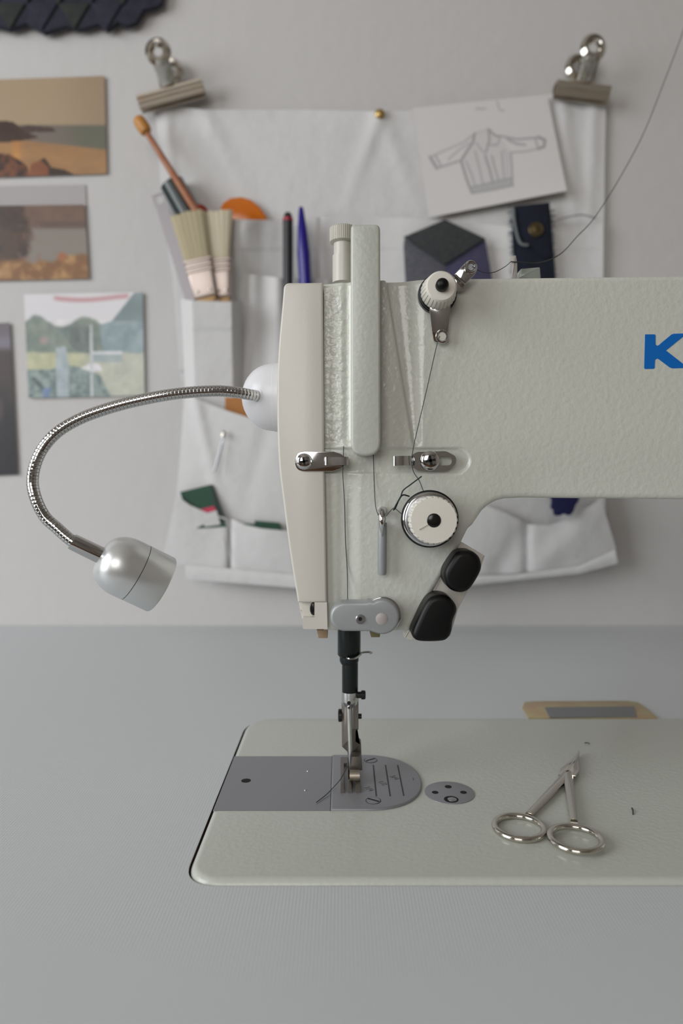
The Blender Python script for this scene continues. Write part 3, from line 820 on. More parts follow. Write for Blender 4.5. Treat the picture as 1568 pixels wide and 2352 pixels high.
# ------------------------------------------------------------------ gooseneck lamp
def lamp():
    L = empty('gooseneck_lamp', P(640, 913, .335), 'silver gooseneck lamp with round white base stuck to the left side of the sewing machine', 'lamp')
    xb = P(637, 0, .3132).x - .0006
    c = Vector((xb, .335, P(0, 913, .335).z)); R = .0168; Ln = .0155
    bm = NB()
    prof = [(0, R), (.0028, R), (.0029, R - .0003), (.0032, R - .0003)]
    for k in range(13):
        a = k / 12 * PI / 2
        prof.append((.0033 + Ln * math.sin(a), max(.0001, (R - .0003) * math.cos(a))))
    lathe(bm, c, -X3, prof, 48); build('lamp_base', bm, M['white_plastic'], L)
    start = P(592, 909, .322)
    bm = NB(); dirn = Vector((-.75, -.62, .02)).normalized()
    lathe(bm, start - dirn * .003, dirn, [(0, .0042), (.0035, .0040), (.0042, .0030)], 28); build('neck_socket', bm, M['white_plastic'], L)
    px = [(588, 909, .320), (570, 906, .317), (540, 901, .314), (500, 898, .312), (440, 901, .310), (380, 908, .308), (300, 924, .306), (230, 944, .304), (175, 966, .302), (130, 994, .300), (98, 1030, .299), (80, 1070, .298), (75, 1110, .298), (84, 1150, .297), (104, 1188, .297), (130, 1212, .297), (152, 1232, .297), (170, 1246, .297)]
    path = crs([tuple(P(*p)) for p in px], 30)
    path = resample(path, 2000)
    tot = sum(np.linalg.norm(b - a) for a, b in zip(path, path[1:]))
    pitch = .00165; n = int(tot / pitch); tt = np.linspace(0, 1, len(path)); arr = np.array(path)
    pts = []; rr = []
    for i in range(n):
        for (f, r) in ((0, .00225), (.06, .00258), (.12, .00264), (.88, .00264), (.94, .00258)):
            s = (i + f) / n
            pts.append(Vector([np.interp(s, tt, arr[:, q]) for q in range(3)])); rr.append(r)
    bm = tube(NB(), pts, rr, 20); build('flexible_neck', bm, M['chrome'], L, sharp=25)
    # shade axis
    ax = Vector((.917 * .855, .36, -.917 * .52)).normalized()
    s = P(164, 1243, .2975)
    bm = NB(); lathe(bm, s, ax, [(0, .0029), (.0001, .0034), (.0012, .0036), (.0150, .0038), (.0155, .0038)], 36); build('collar', bm, M['chrome'], L)
    h0 = s + ax * .0135
    R = .01345
    bm = NB(); prof = [(0, .0038)]
    for k in range(1, 13):
        a = k / 12 * PI / 2
        prof.append((.0125 * (1 - math.cos(a)) + .0002, .0038 + (R - .0038) * math.sin(a) ** .9))
    prof.append((.0172, R)); lathe(bm, h0, ax, prof, 64); sh = build('lamp_shade', bm, M['satin'], L)
    bm = NB(); lathe(bm, h0 + ax * .01715, ax, [(0, R - .0003), (.00035, R - .0003)], 64); build('seam', bm, M['hole'], L)
    bm = NB(); lathe(bm, h0 + ax * .0175, ax, [(0, R), (.0125, R), (.0131, R - .0004), (.0132, R - .0014), (.0120, R - .0016), (.0110, .004)], 64); build('shade_ring', bm, M['satin'], L)
lamp()

# ------------------------------------------------------------------ threads
def threads():
    bm = NB(); r = .00018
    def run(px, rad=r, n=8):
        tube(bm, crs([tuple(P(*p)) for p in px], n), rad, 6)
    run([(1600, -40, .56), (1568, 72, .54), (1520, 200, .52), (1478, 305, .50), (1425, 405, .47), (1366, 498, .43), (1325, 543, .40), (1287, 583, .375), (1240, 603, .35), (1192, 602, .338), (1173, 601, .336)], .00028)
    run([(1173, 601, .336), (1160, 612, .325), (1138, 624, .315), (1118, 627, .308), (1100, 622, .303), (1084, 612, .3005)])
    run([(1010, 772, .3015), (1003, 792, .3030), (980, 893, .3040), (955, 1000, .3040), (947, 1040, .3025), (945, 1062, .3025), (950, 1085, .3035), (962, 1103, .303), (972, 1128, .3005)])
    run([(921, 1180, .2990), (912, 1172, .2985), (904, 1167, .2985), (894, 1176, .2985), (886, 1186, .2985)])
    run([(868, 1183, .3000), (862, 1160, .3045), (859, 1110, .3070), (857, 1044, .3070)])
    run([(802, 690, .3098), (802, 760, .3100), (798, 860, .3098), (792, 960, .3095), (789, 1020, .3088), (788, 1059, .3035), (787, 1090, .3060), (791, 1160, .3085), (793, 1240, .3085), (797, 1310, .3085), (798, 1386, .3030)])
    t = tag(build('sewing_thread', bm, M['thread']), 'grey thread running from top right through the guides and tension knobs of the machine', 'thread')
    bm = NB()
    tube(bm, crs([tuple(P(*p)) for p in [(903, 1172, .298), (910, 1158, .2975), (920, 1140, .2975), (926, 1126, .298), (944, 1112, .298), (968, 1094, .299)]], 6), .0003, 6)
    tag(build('thread_scrap', bm, M['threadg']), 'stiff dark green thread end sticking up left of the big tension knob', 'thread scrap')
    bm = NB(); z = BT + .0014
    pts = [(804, 1757, z + .002), (797, 1762, z + .0025), (790, 1775, z + .0035), (780, 1792, z + .003), (762, 1812, z + .0002), (748, 1826, z - .0006), (726, 1843, z - .0008)]
    tube(bm, crs([tuple(G(*p)) for p in pts], 8), .0002, 6)
    tag(build('thread_tail', bm, M['thread']), 'loose grey thread tail lying on the steel slide plate beside the presser foot', 'thread scrap')
    for px, py, dx, dy, m, lab in ((1348, 1707, .0012, -.0006, 'thread', 'tiny grey thread snippet above the tips of the scissors'), (1452, 1863, .0010, .0030, 'thread', 'short dark thread snippet on the bed right of the scissors')):
        g = G(px, py, BT + .0003); bm = NB()
        tube(bm, [g - Vector((dx, dy, 0)), g + Vector((.0002, 0, .0003)), g + Vector((dx, dy, 0))], .0003, 6)
        tag(build('thread_snippet', bm, M[m]), lab, 'thread scrap')
threads()

# ------------------------------------------------------------------ scissors
def scissors():
    S = empty('embroidery_scissors', (.1, .31, BT), 'small silver embroidery scissors with two ring handles lying on the machine bed', 'scissors')
    r = .0013
    pv = G(1303, 1778, BT + .0022); tip = G(1330, 1729, BT + .0012)
    for (cx, cy, rx, sx, sy, lift) in ((1192, 1900, 55, 1214, 1873, 0), (1322, 1926, 57, 1318, 1889, .0008)):
        z = BT + r + .0001 + lift
        c = G(cx, cy, z); R = rx * c.y / F
        bm = NB()
        ring = [c + Vector((math.cos(a) * R, math.sin(a) * R, 0)) for a in np.linspace(0, 2 * PI, 56, endpoint=False)]
        tube(bm, ring, r * 1.08, 14, closed=True, flat=(Z3, .95)); build('finger_ring', bm, M['nickel'], S)
        # shank, flattened, from ring to pivot and on into the blade
        d = (pv - c); d.z = 0; d.normalize()
        a = c + (Vector((0, 0, 0)))
        s0 = G(sx, sy, z); s0.z = z
        side = -1 if cx < 1250 else 1
        zz = pv.z + (.0004 if side < 0 else -.0004)
        bm = NB()
        p = [s0, s0.lerp(pv, .35), s0.lerp(pv, .8), pv]
        p = [Vector((q.x, q.y, BT + .0018 + (.0008 if side > 0 else 0) * (1 - k / 3))) for k, q in enumerate(p)]
        tube(bm, crs([tuple(q) for q in p], 8), [.0016 + .0011 * (k / 24) for k in range(25)], 10, flat=(Z3, .75))
        # blade
        bd = (tip - pv); bd.z = 0; L = bd.length; bd.normalize(); n = Vector((-bd.y, bd.x, 0))
        w0 = .0046
        lo, hi = ((-.2, 1.0) if side > 0 else (-1.0, .2))
        o = [(0 - .002, w0 * lo * .9), (.006, w0 * lo), (L * .5, w0 * lo * .55), (L, 0), (L * .5, w0 * hi * .55), (.006, w0 * hi), (-.002, w0 * hi * .9)]
        slab(bm, o, (Vector((pv.x, pv.y, BT + (.0032 if side < 0 else .0020))), bd, n, Z3), .0011, .0003, 2)
        build('blade', bm, M['nickel'], S)
    bm = NB(); lathe(bm, Vector((pv.x, pv.y, BT + .0028)), Z3, [(0, .0017), (.0007, .0017), (.0010, .0012)], 20); k = build('pivot_screw', bm, M['nickel_b'], S)
    q = .0003; c = Vector((pv.x, pv.y)); u = Vector((.8, .6)); v = Vector((-.6, .8))
    build('screw_slot', gpl([tuple(c + u * .0012 + v * q), tuple(c - u * .0012 + v * q), tuple(c - u * .0012 - v * q), tuple(c + u * .0012 - v * q)], BT + .00385, .0001), M['hole'], S)
scissors()

# ------------------------------------------------------------------ things on the wall
def vnoise(x, y, s, seed=0):
    x = x / s; y = y / s
    def hsh(i, j):
        v = np.sin(i * 127.1 + j * 311.7 + seed * 74.7) * 43758.5453
        return v - np.floor(v)
    i, j = np.floor(x), np.floor(y); fx, fy = x - i, y - j
    fx = fx * fx * (3 - 2 * fx); fy = fy * fy * (3 - 2 * fy)
    return (hsh(i, j) * (1 - fx) + hsh(i + 1, j) * fx) * (1 - fy) + (hsh(i, j + 1) * (1 - fx) + hsh(i + 1, j + 1) * fx) * fy
def fbm(x, y, s, seed=0):
    return .55 * vnoise(x, y, s, seed) + .3 * vnoise(x, y, s / 2.1, seed + 1) + .15 * vnoise(x, y, s / 4.3, seed + 2)
def inpoly(x, y, poly):
    r = np.zeros(x.shape, bool); n = len(poly)
    for k in range(n):
        (x1, y1), (x2, y2) = poly[k], poly[(k + 1) % n]
        c = ((y1 > y) != (y2 > y)) & (x < (x2 - x1) * (y - y1) / (y2 - y1 + 1e-9) + x1)
        r ^= c
    return r
def printed(name, quad, off, nu, nv, cf, m, label, cat, thick=.0005, curl=None, group=None, parent=None, sat=1.0, haze=0.0):
    """flat printed sheet: quad px TL TR BR BL; colours computed by cf(x,y) in sRGB 0-255"""
    TL, TR, BR, BL = [np.array(q, float) for q in quad]
    u = np.linspace(0, 1, nu)[None, :, None]; v = np.linspace(0, 1, nv)[:, None, None]
    p = (TL * (1 - u) + TR * u) * (1 - v) + (BL * (1 - u) + BR * u) * v
    colr = cf(p[..., 0], p[..., 1]); g_ = colr.mean(-1, keepdims=True); colr = g_ + (colr - g_) * sat + haze; colr = np.clip(colr, 0, 255) / 255.
    colr = np.where(colr <= .04045, colr / 12.92, ((colr + .055) / 1.055) ** 2.4)
    dd = DW - off - (curl(u[..., 0] + 0 * v[..., 0], v[..., 0] + 0 * u[..., 0]) if curl else 0) * np.ones(p.shape[:2])
    bm = NB(); lay = bm.loops.layers.float_color.new('Col')
    Vf = [[bm.verts.new(P(p[i, j, 0], p[i, j, 1], dd[i, j])) for j in range(nu)] for i in range(nv)]
    Vb = [[bm.verts.new(Vf[i][j].co + Vector((0, thick, 0))) for j in range(nu)] for i in range(nv)]
    idx = {}
    for i in range(nv):
        for j in range(nu): idx[Vf[i][j]] = (i, j)
    for i in range(nv - 1):
        for j in range(nu - 1):
            f = bm.faces.new((Vf[i][j], Vf[i + 1][j], Vf[i + 1][j + 1], Vf[i][j + 1])); f.material_index = 0
            for l, (a, b) in zip(f.loops, ((i, j), (i + 1, j), (i + 1, j + 1), (i, j + 1))): l[lay] = (*colr[a, b], 1)
            bm.faces.new((Vb[i][j], Vb[i][j + 1], Vb[i + 1][j + 1], Vb[i + 1][j])).material_index = 1
    lf = Vf[0][:] + [Vf[i][-1] for i in range(1, nv)] + Vf[-1][-2::-1] + [Vf[i][0] for i in range(nv - 2, 0, -1)]
    lb = Vb[0][:] + [Vb[i][-1] for i in range(1, nv)] + Vb[-1][-2::-1] + [Vb[i][0] for i in range(nv - 2, 0, -1)]
    for k in range(len(lf)):
        q = (k + 1) % len(lf); bm.faces.new((lf[k], lf[q], lb[q], lb[k])).material_index = 1
    o = build(name, bm, m, parent, mats=[m, M['cardback']])
    return tag(o, label, cat, group)
def C(*a): return np.array(a, float)
def mixc(a, b, t): return a * (1 - t[..., None]) + b * t[..., None]
def ss(e0, e1, v):
    q = np.clip((v - e0) / (e1 - e0), 0, 1); return q * q * (3 - 2 * q)

def beach(x, y):
    n = fbm(x, y, 30, 1)
    c = mixc(C(190, 166, 134), C(176, 150, 122), ss(100, 245, x) * .8 + .2 * n)
    c = mixc(c, C(134, 122, 112), ss(284, 290, y))
    c = mixc(c, C(118, 118, 100), ss(286, 292, y) * ss(120, 200, x))
    sand = 322 + (x - 60) * .115
    c = mixc(c, mixc(C(196, 146, 92), C(172, 126, 84), fbm(x, y * 3, 40, 4)), ss(-3, 5, y - sand) * ss(20, 40, x) + ss(318, 326, y) * ss(60, 20, x))
    hl = inpoly(x, y, [(-50, 279), (10, 277), (30, 280), (45, 291), (62, 303), (88, 315), (60, 322), (20, 326), (-50, 333)])
    c = np.where(hl[..., None], C(72, 46, 34) + 20 * n[..., None], c)
    hl = inpoly(x, y, [(45, 291), (65, 287), (122, 293), (130, 303), (80, 303), (60, 306)])
    c = np.where(hl[..., None], C(92, 72, 66), c)
    rk = inpoly(x, y, [(-50, 352), (20, 353), (45, 368), (62, 380), (70, 410), (-50, 412)])
    c = np.where(rk[..., None], mixc(C(66, 34, 18), C(140, 80, 44), ss(.35, .75, fbm(x, y, 16, 8))), c)
    rk = inpoly(x, y, [(66, 410), (70, 378), (95, 366), (112, 385), (112, 410)])
    c = np.where(rk[..., None], C(146, 84, 50) * (.85 + .3 * n[..., None]), c)
    rk = inpoly(x, y, [(92, 366), (103, 362), (118, 384), (150, 390), (172, 402), (112, 410), (112, 385)])
    c = np.where(rk[..., None], C(66, 48, 30), c)
    return c
def lake(x, y):
    n = fbm(x, y, 26, 11)
    c = mixc(C(134, 100, 78), C(112, 84, 70), n)
    c = mixc(c, C(104, 78, 68), ss(505, 512, y) * ss(60, 100, x))
    c = mixc(c, C(142, 132, 122), ss(518, 530, y))
    tree = ss(12, -6, x - (70 - np.abs(y - 545) * .28 + 26 * (n - .5)))
    c = mixc(c, mixc(C(84, 56, 36), C(64, 42, 30), ss(.4, .7, n)), tree)
    pk = ss(.62, .8, vnoise(x, y, 11, 30)) * ss(30, 45, x) * ss(110, 85, x) * ss(510, 525, y)
    c = mixc(c, C(150, 106, 92), pk * .6)
    g = ss(0, 10, y - (590 - 6 * np.sin(x / 22) - 22 * (vnoise(x, y * 0, 24, 5) - .4)))
    c = mixc(c, mixc(C(142, 92, 42), C(192, 142, 82), ss(.35, .75, fbm(x, y, 18, 20))), g)
    c = mixc(c, C(176, 106, 62), ss(13, 8, np.hypot(x - 142, y - 590)))
    return c
def camp(x, y):
    n = fbm(x, y, 26, 41); n2 = fbm(x, y, 12, 45)
    c = np.ones(x.shape + (3,)) * C(206, 202, 208)
    red = ss(8, 3, np.abs(y - (684 + 5 * np.sin((x - 120) / 42)))) * ss(118, 130, x) * ss(300, 290, x)
    c = mixc(c, C(200, 120, 128), red * .85)
    mtn = ss(-4, 4, y - (738 + 14 * np.sin(x / 18.) + 12 * (n - .5)))
    c = mixc(c, mixc(C(84, 110, 108), C(128, 144, 122), n), mtn)
    tri = inpoly(x, y, [(308, 672), (340, 670), (340, 812), (236, 812), (230, 745), (256, 738)])
    c = np.where(tri[..., None], mixc(C(128, 158, 166), C(106, 138, 148), n), c)
    c = np.where((tri & (y < 738))[..., None], C(94, 122, 128) * (.9 + .25 * n[..., None]), c)
    gr = ss(806, 814, y + 8 * (n - .5))
    c = mixc(c, mixc(C(182, 184, 130), C(176, 180, 158), ss(150, 260, x)), gr)
    dk = inpoly(x, y, [(160, 752), (205, 750), (207, 808), (180, 810), (160, 790)])
    c = np.where(dk[..., None], mixc(C(74, 96, 96), C(104, 120, 112), n2), c)
    tn = inpoly(x, y, [(60, 850), (118, 848), (138, 838), (180, 842), (230, 862), (255, 912), (60, 914)])
    c = np.where(tn[..., None], mixc(C(86, 116, 116), C(126, 152, 146), ss(.3, .7, n2)), c)
    b = inpoly(x, y, [(128, 800), (150, 795), (158, 840), (158, 914), (130, 914)])
    c = np.where(b[..., None], C(148, 168, 178), c)
    b = inpoly(x, y, [(186, 846), (205, 834), (230, 838), (234, 852), (210, 854)])
    c = np.where(b[..., None], C(216, 212, 218), c)
    b = inpoly(x, y, [(208, 807), (280, 807), (280, 832), (212, 832)])
    c = np.where(b[..., None], mixc(C(206, 206, 214), C(142, 162, 164), ss(812, 815, y)), c)
    b = inpoly(x, y, [(206, 745), (212, 745), (214, 914), (208, 914)])
    c = np.where(b[..., None], C(186, 190, 196), c)
    b = inpoly(x, y, [(95, 890), (118, 890), (112, 914), (100, 914)])
    c = np.where(b[..., None], C(90, 120, 178), c)
    b = inpoly(x, y, [(70, 868), (80, 866), (104, 890), (96, 898)])
    c = np.where(b[..., None], C(66, 90, 92), c)
    rd = ss(12, 6, np.hypot(x - 100, y - 782)) * .6
    c = mixc(c, C(186, 122, 122), rd)
    m_ = (fbm(x, y, 17, 71) - .5)[..., None] * C(46, 38, 34); c = c + m_ * (y > 735)[..., None]
    return c
def dusk(x, y):
    n = fbm(x, y, 30, 61)
    c = mixc(C(112, 104, 112), C(130, 124, 138), ss(760, 785, y))
    c = mixc(c, C(72, 60, 58), ss(792, 812, y))
    c = mixc(c, C(38, 36, 42), ss(860, 960, y + 60 * (n - .5)))
    c = mixc(c, C(120, 90, 90), ss(12, 4, np.hypot((x - 0) * 1.0, (y - 940) * .3)) * .5)
    return c
G1 = 'picture cards stuck on the wall at the left'
printed('picture_card', [(-46, 184), (240, 174), (245, 399), (-46, 408)], .0028, 150, 110, beach, M['print'], 'beach landscape picture card with dark headland and rocks, stuck highest on the wall', 'picture', group=G1, sat=.85, haze=-14)
printed('picture_card', [(-46, 473), (194, 470), (204, 640), (-46, 645)], .0030, 140, 90, lake, M['print'], 'autumn lake picture card in browns below the beach card', 'picture', group=G1, sat=.85, haze=-8)
printed('picture_card', [(55, 676), (328, 671), (332, 908), (65, 914)], .0032, 170, 150, camp, M['print'], 'pale photograph with green slopes and blue tents, above the lamp neck', 'picture', group=G1, sat=.6, haze=14)  # positive haze paints pale glossy reflection into the print colours
printed('picture_card', [(-60, 744), (22, 741), (41, 1090), (-50, 1094)], .0028, 60, 150, dusk, M['print'], 'dark portrait-format photograph cut by the left frame edge', 'picture', group=G1, haze=-10)
tag(build('paper_sheet', fpx([(-46, 428), (196, 424), (199, 480), (-46, 484)], DW - .0012, .0004), M['mauvepaper']), 'plain grey paper sheet showing above the autumn lake card', 'paper')

# pencil sketch
def sketchcol(x, y):
    def seg(a, b, w, s):
        a = np.array(a); b = np.array(b); ab = b - a
        t = np.clip(((x - a[0]) * ab[0] + (y - a[1]) * ab[1]) / (ab ** 2).sum(), 0, 1)
        return s * np.exp(-(np.hypot(x - a[0] - t * ab[0], y - a[1] - t * ab[1]) / w) ** 2)
    T = lambda p: (920 + p[0] / 3.92, 200 + p[1] / 3.92)
    k = np.zeros(x.shape)
    lines = [([(265, 630), (400, 570), (560, 500), (680, 410)], 2.0, .5), ([(265, 630), (325, 730)], 3.2, .8), ([(310, 610), (365, 715)], 2.2, .6), ([(325, 730), (450, 690), (545, 660)], 2.2, .7),
             ([(545, 660), (600, 570), (650, 500), (665, 420)], 2.6, .9), ([(430, 650), (520, 570), (620, 500)], 2.0, .5), ([(665, 420), (760, 385), (800, 385)], 1.6, .35), ([(790, 380), (840, 430), (890, 450)], 2.6, .8),
             ([(790, 390), (800, 470), (770, 580)], 2.4, .8), ([(680, 500), (720, 560), (765, 600)], 2.0, .6), ([(800, 520), (870, 520), (890, 470)], 2.0, .7), ([(890, 440), (1050, 470), (1240, 455)], 2.4, .7),
             ([(960, 470), (1040, 510), (1120, 520)], 2.4, .7), ([(1240, 450), (1300, 480), (1290, 535), (1240, 555)], 3.2, .85), ([(1210, 460), (1235, 550)], 2.2, .6), ([(1240, 555), (1120, 580), (980, 590)], 2.0, .55),
             ([(545, 670), (590, 820), (640, 950)], 2.6, .85), ([(590, 670), (640, 790), (670, 890)], 2.2, .6), ([(670, 580), (710, 740), (740, 870)], 2.4, .55), ([(760, 620), (800, 740), (830, 860)], 2.6, .8),
             ([(820, 620), (850, 740), (880, 840)], 2.2, .7), ([(910, 580), (920, 700), (930, 830)], 2.2, .6), ([(990, 600), (1000, 720), (1005, 880)], 2.2, .7), ([(930, 560), (960, 640), (960, 800)], 2.0, .4),
             ([(640, 900), (820, 860), (1005, 815)], 2.2, .7), ([(640, 955), (820, 925), (1010, 885)], 2.4, .7), ([(680, 195), (760, 195)], 2.2, .5), ([(865, 130), (890, 205), (930, 215)], 2.0, .45)]
    for pts, wd, s in lines:
        for a, b in zip(pts, pts[1:]): k = np.maximum(k, seg(T(a), T(b), wd, s))
    hem = inpoly(x, y, [T(p) for p in [(635, 900), (1000, 815), (1012, 885), (650, 960)]])
    k = np.maximum(k, hem * (.42 + .25 * np.sin(x * 1.1)))
    body = inpoly(x, y, [T(p) for p in [(545, 670), (670, 420), (790, 390), (900, 450), (1000, 600), (1005, 880), (640, 950)]])
    k = np.maximum(k, body * .1)
    return mixc(C(216, 213, 213), C(138, 138, 142), k)
def scurl(u, v):
    return .0005 + .004 * np.clip(v - .6, 0, 1) + .045 * np.clip(v - .78, 0, 1) ** 2 * (.25 + np.clip(u - .2, 0, 1)) + .004 * u * v
sk = printed('pencil_sketch', [(948, 248), (1256, 217), (1301, 438), (984, 500)], .012, 230, 170, sketchcol, M['paper'], 'white paper with a pencil sketch of a striped jacket pinned on the organizer', 'drawing', thick=.0003, curl=scurl)

# ------------------------------------------------------------------ fabric organizer
def fold(x, y, a, b, wd, A):
    a = np.array(a, float); b = np.array(b, float); ab = b - a
    t = np.clip(((x - a[0]) * ab[0] + (y - a[1]) * ab[1]) / (ab ** 2).sum(), 0, 1)
    dx = (x - a[0] - t * ab[0]); dy = (y - a[1] - t * ab[1])
    return .55 * A * np.exp(-(np.hypot(dx, dy) / (wd * 1.5)) ** 2) * (1 - .75 * t)
def loft(rows, nu, nvs, off, thick=.0009):
    R = [resample(r, nu) for r in rows]
    full = []
    for k in range(len(R) - 1):
        n = nvs[k] if isinstance(nvs, list) else nvs
        for i in range(n + (1 if k == len(R) - 2 else 0)):
            t = i / n; full.append([R[k][j] * (1 - t) + R[k + 1][j] * t for j in range(nu)])
    A = np.array(full); nv = len(full); x, y = A[..., 0], A[..., 1]
    U = np.repeat(np.linspace(0, 1, nu)[None, :], nv, 0); Vv = np.repeat(np.linspace(0, 1, nv)[:, None], nu, 1)
    o = off(x, y, U, Vv)
    bm = NB()
    Vf = [[bm.verts.new(P(x[i, j], y[i, j], DW - o[i, j])) for j in range(nu)] for i in range(nv)]
    Vb = [[bm.verts.new(Vf[i][j].co + Vector((0, thick, 0))) for j in range(nu)] for i in range(nv)]
    for i in range(nv - 1):
        for j in range(nu - 1):
            bm.faces.new((Vf[i][j], Vf[i + 1][j], Vf[i + 1][j + 1], Vf[i][j + 1]))
            bm.faces.new((Vb[i][j], Vb[i][j + 1], Vb[i + 1][j + 1], Vb[i + 1][j]))
    lf = Vf[0][:] + [Vf[i][-1] for i in range(1, nv)] + Vf[-1][-2::-1] + [Vf[i][0] for i in range(nv - 2, 0, -1)]
    lb = Vb[0][:] + [Vb[i][-1] for i in range(1, nv)] + Vb[-1][-2::-1] + [Vb[i][0] for i in range(nv - 2, 0, -1)]
    for k in range(len(lf)):
        q = (k + 1) % len(lf); bm.faces.new((lf[k], lf[q], lb[q], lb[k]))
    return bm
def organizer():
    O = empty('fabric_organizer', P(880, 1330, DW), 'white cotton wall organizer with pockets hanging from two bulldog clips', 'organizer')
    rows = [[(354, 232), (400, 243), (470, 252), (700, 252), (872, 256), (1100, 248), (1262, 216), (1392, 222)],
            [(362, 330), (880, 330), (1389, 330)], [(374, 500), (880, 500), (1387, 500)], [(396, 640), (880, 640), (1385, 640)], [(408, 800), (880, 800), (1383, 800)], [(420, 930), (880, 930), (1382, 930)],
            [(405, 1130), (880, 1130), (1378, 1130)], [(376, 1270), (700, 1290), (1000, 1290), (1412, 1270)], [(384, 1282), (700, 1306), (1000, 1310), (1416, 1290)]]
    def off(x, y, U, V):
        o = .006 + .002 * np.sin(x / 90.) * V
        o += fold(x, y, (872, 262), (795, 470), 10, .006) + fold(x, y, (872, 262), (960, 470), 14, .004) + fold(x, y, (455, 240), (580, 470), 13, .005) + fold(x, y, (380, 240), (410, 600), 9, .005)
        o += fold(x, y, (1290, 225), (1330, 600), 12, .006) + fold(x, y, (1365, 225), (1350, 600), 9, .005)
        o -= .003 * np.exp(-((y - 250) / 40.) ** 2) * np.exp(-((x - 660) / 120.) ** 2)
        o += .0006 * ((y > 252) & (y < 312) & (x > 470))
        o += .004 * ss(1100, 1280, y)
        return o
    build('back_panel', loft(rows, 130, [8, 14, 12, 14, 12, 18, 14, 4], off), M['fabric'], O)
    def hem(y, top, hw): return .0009 * (1 - ss(hw - 3, hw + 3, y - top))
    # upper wide pocket
    top = [(398, 506), (520, 503), (650, 506), (750, 498), (930, 500), (1180, 520), (1386, 512)]
    bot = [(410, 850), (700, 860), (1000, 860), (1383, 850)]
    def off(x, y, U, V):
        base = .010 + .004 * np.sin(PI * U * 3) ** 2 * (1 - V) + .003 * np.sin(x / 37.) * (1 - V)
        base += .010 * np.exp(-((x - 560) / 60.) ** 2) * np.exp(-((y - 505) / 120.) ** 2)
        base += fold(x, y, (560, 520), (545, 640), 12, .006) - fold(x, y, (600, 520), (600, 650), 10, .003)
        return base + hem(y, 505, 68) - .003 * np.exp(-((x - 735) / 5.) ** 2)
    build('pocket', loft([top, [(404, 640), (900, 640), (1385, 640)], bot], 150, [36, 24], off), M['fabric'], O)
    # middle left pocket holding the brushes
    top = [(414, 686), (440, 690), (480, 692), (520, 693), (557, 691)]
    bot = [(428, 960), (480, 970), (560, 975)]
    def off(x, y, U, V):
        return .012 + .040 * np.minimum(1, 6 * U * (1 - U) + .15) * (1 - .75 * V) + hem(y, 690, 66)
    build('pocket', loft([top, bot], 50, [60], off), M['fabric'], O)
    top = [(535, 630), (560, 629), (600, 632), (650, 640), (760, 640)]
    bot = [(548, 975), (600, 985), (660, 990), (765, 990)]
    def off(x, y, U, V):
        return .014 + .008 * np.sin(PI * U) ** .7 * (1 - .5 * V) + .003 * np.sin(x / 9.) * (1 - V) + hem(y, 633, 58)
    build('pocket', loft([top, bot], 60, [60], off), M['fabric'], O)
    # middle pocket
    top = [(425, 896), (445, 914), (480, 928), (520, 943), (580, 962), (640, 985), (800, 995), (1100, 965), (1380, 940)]
    bot = [(402, 1200), (560, 1250), (1000, 1250), (1392, 1200)]
    def off(x, y, U, V):
        o = .016 + .016 * (1 - V) + .010 * np.abs(np.sin(PI * U * 2.2 + .1)) ** .7 * (1 - .55 * V)
        o += fold(x, y, (450, 925), (510, 1180), 9, .007) + fold(x, y, (610, 1000), (545, 1210), 14, -.004)
        return o + .001 * (1 - ss(50, 56, y - (900 + .42 * (x - 430))))
    build('pocket', loft([top, bot], 130, [60], off), M['fabric'], O)
    # bottom pocket
    top = [(404, 1134), (412, 1143), (435, 1160), (480, 1180), (524, 1191), (536, 1193), (560, 1205), (600, 1214), (655, 1219), (800, 1214), (1000, 1180), (1112, 1160), (1160, 1178), (1212, 1204), (1262, 1207), (1310, 1190), (1380, 1146)]
    bot = [(400, 1296), (428, 1298), (527, 1306), (700, 1322), (900, 1325), (1180, 1318), (1330, 1300), (1415, 1262)]
    def off(x, y, U, V):
        seam = np.exp(-((x - 527) / 5.) ** 2) + .4 * np.exp(-((x - 1210) / 9.) ** 2) + np.exp(-((x - 760) / 6.) ** 2)
        o = .024 + .010 * (1 - V) ** .8 * (1 - .3 * np.cos(x / 40.)) - .008 * seam
        o += fold(x, y, (1250, 1290), (1370, 1180), 18, .006) - fold(x, y, (1150, 1300), (1240, 1160), 16, .007)
        return o
    build('pocket', loft([top, bot], 170, [40], off), M['fabric'], O)
    top = [(424, 1297), (527, 1306), (700, 1322), (900, 1326), (1180, 1320), (1330, 1300), (1412, 1262)]
    bot = [(426, 1330), (527, 1338), (700, 1352), (900, 1352), (1075, 1345), (1180, 1334), (1330, 1318), (1419, 1294)]
    build('hem_band', loft([top, bot], 120, [8], lambda x, y, U, V: .026 + .0015 * np.sin(PI * V)), M['fabric'], O)
organizer()

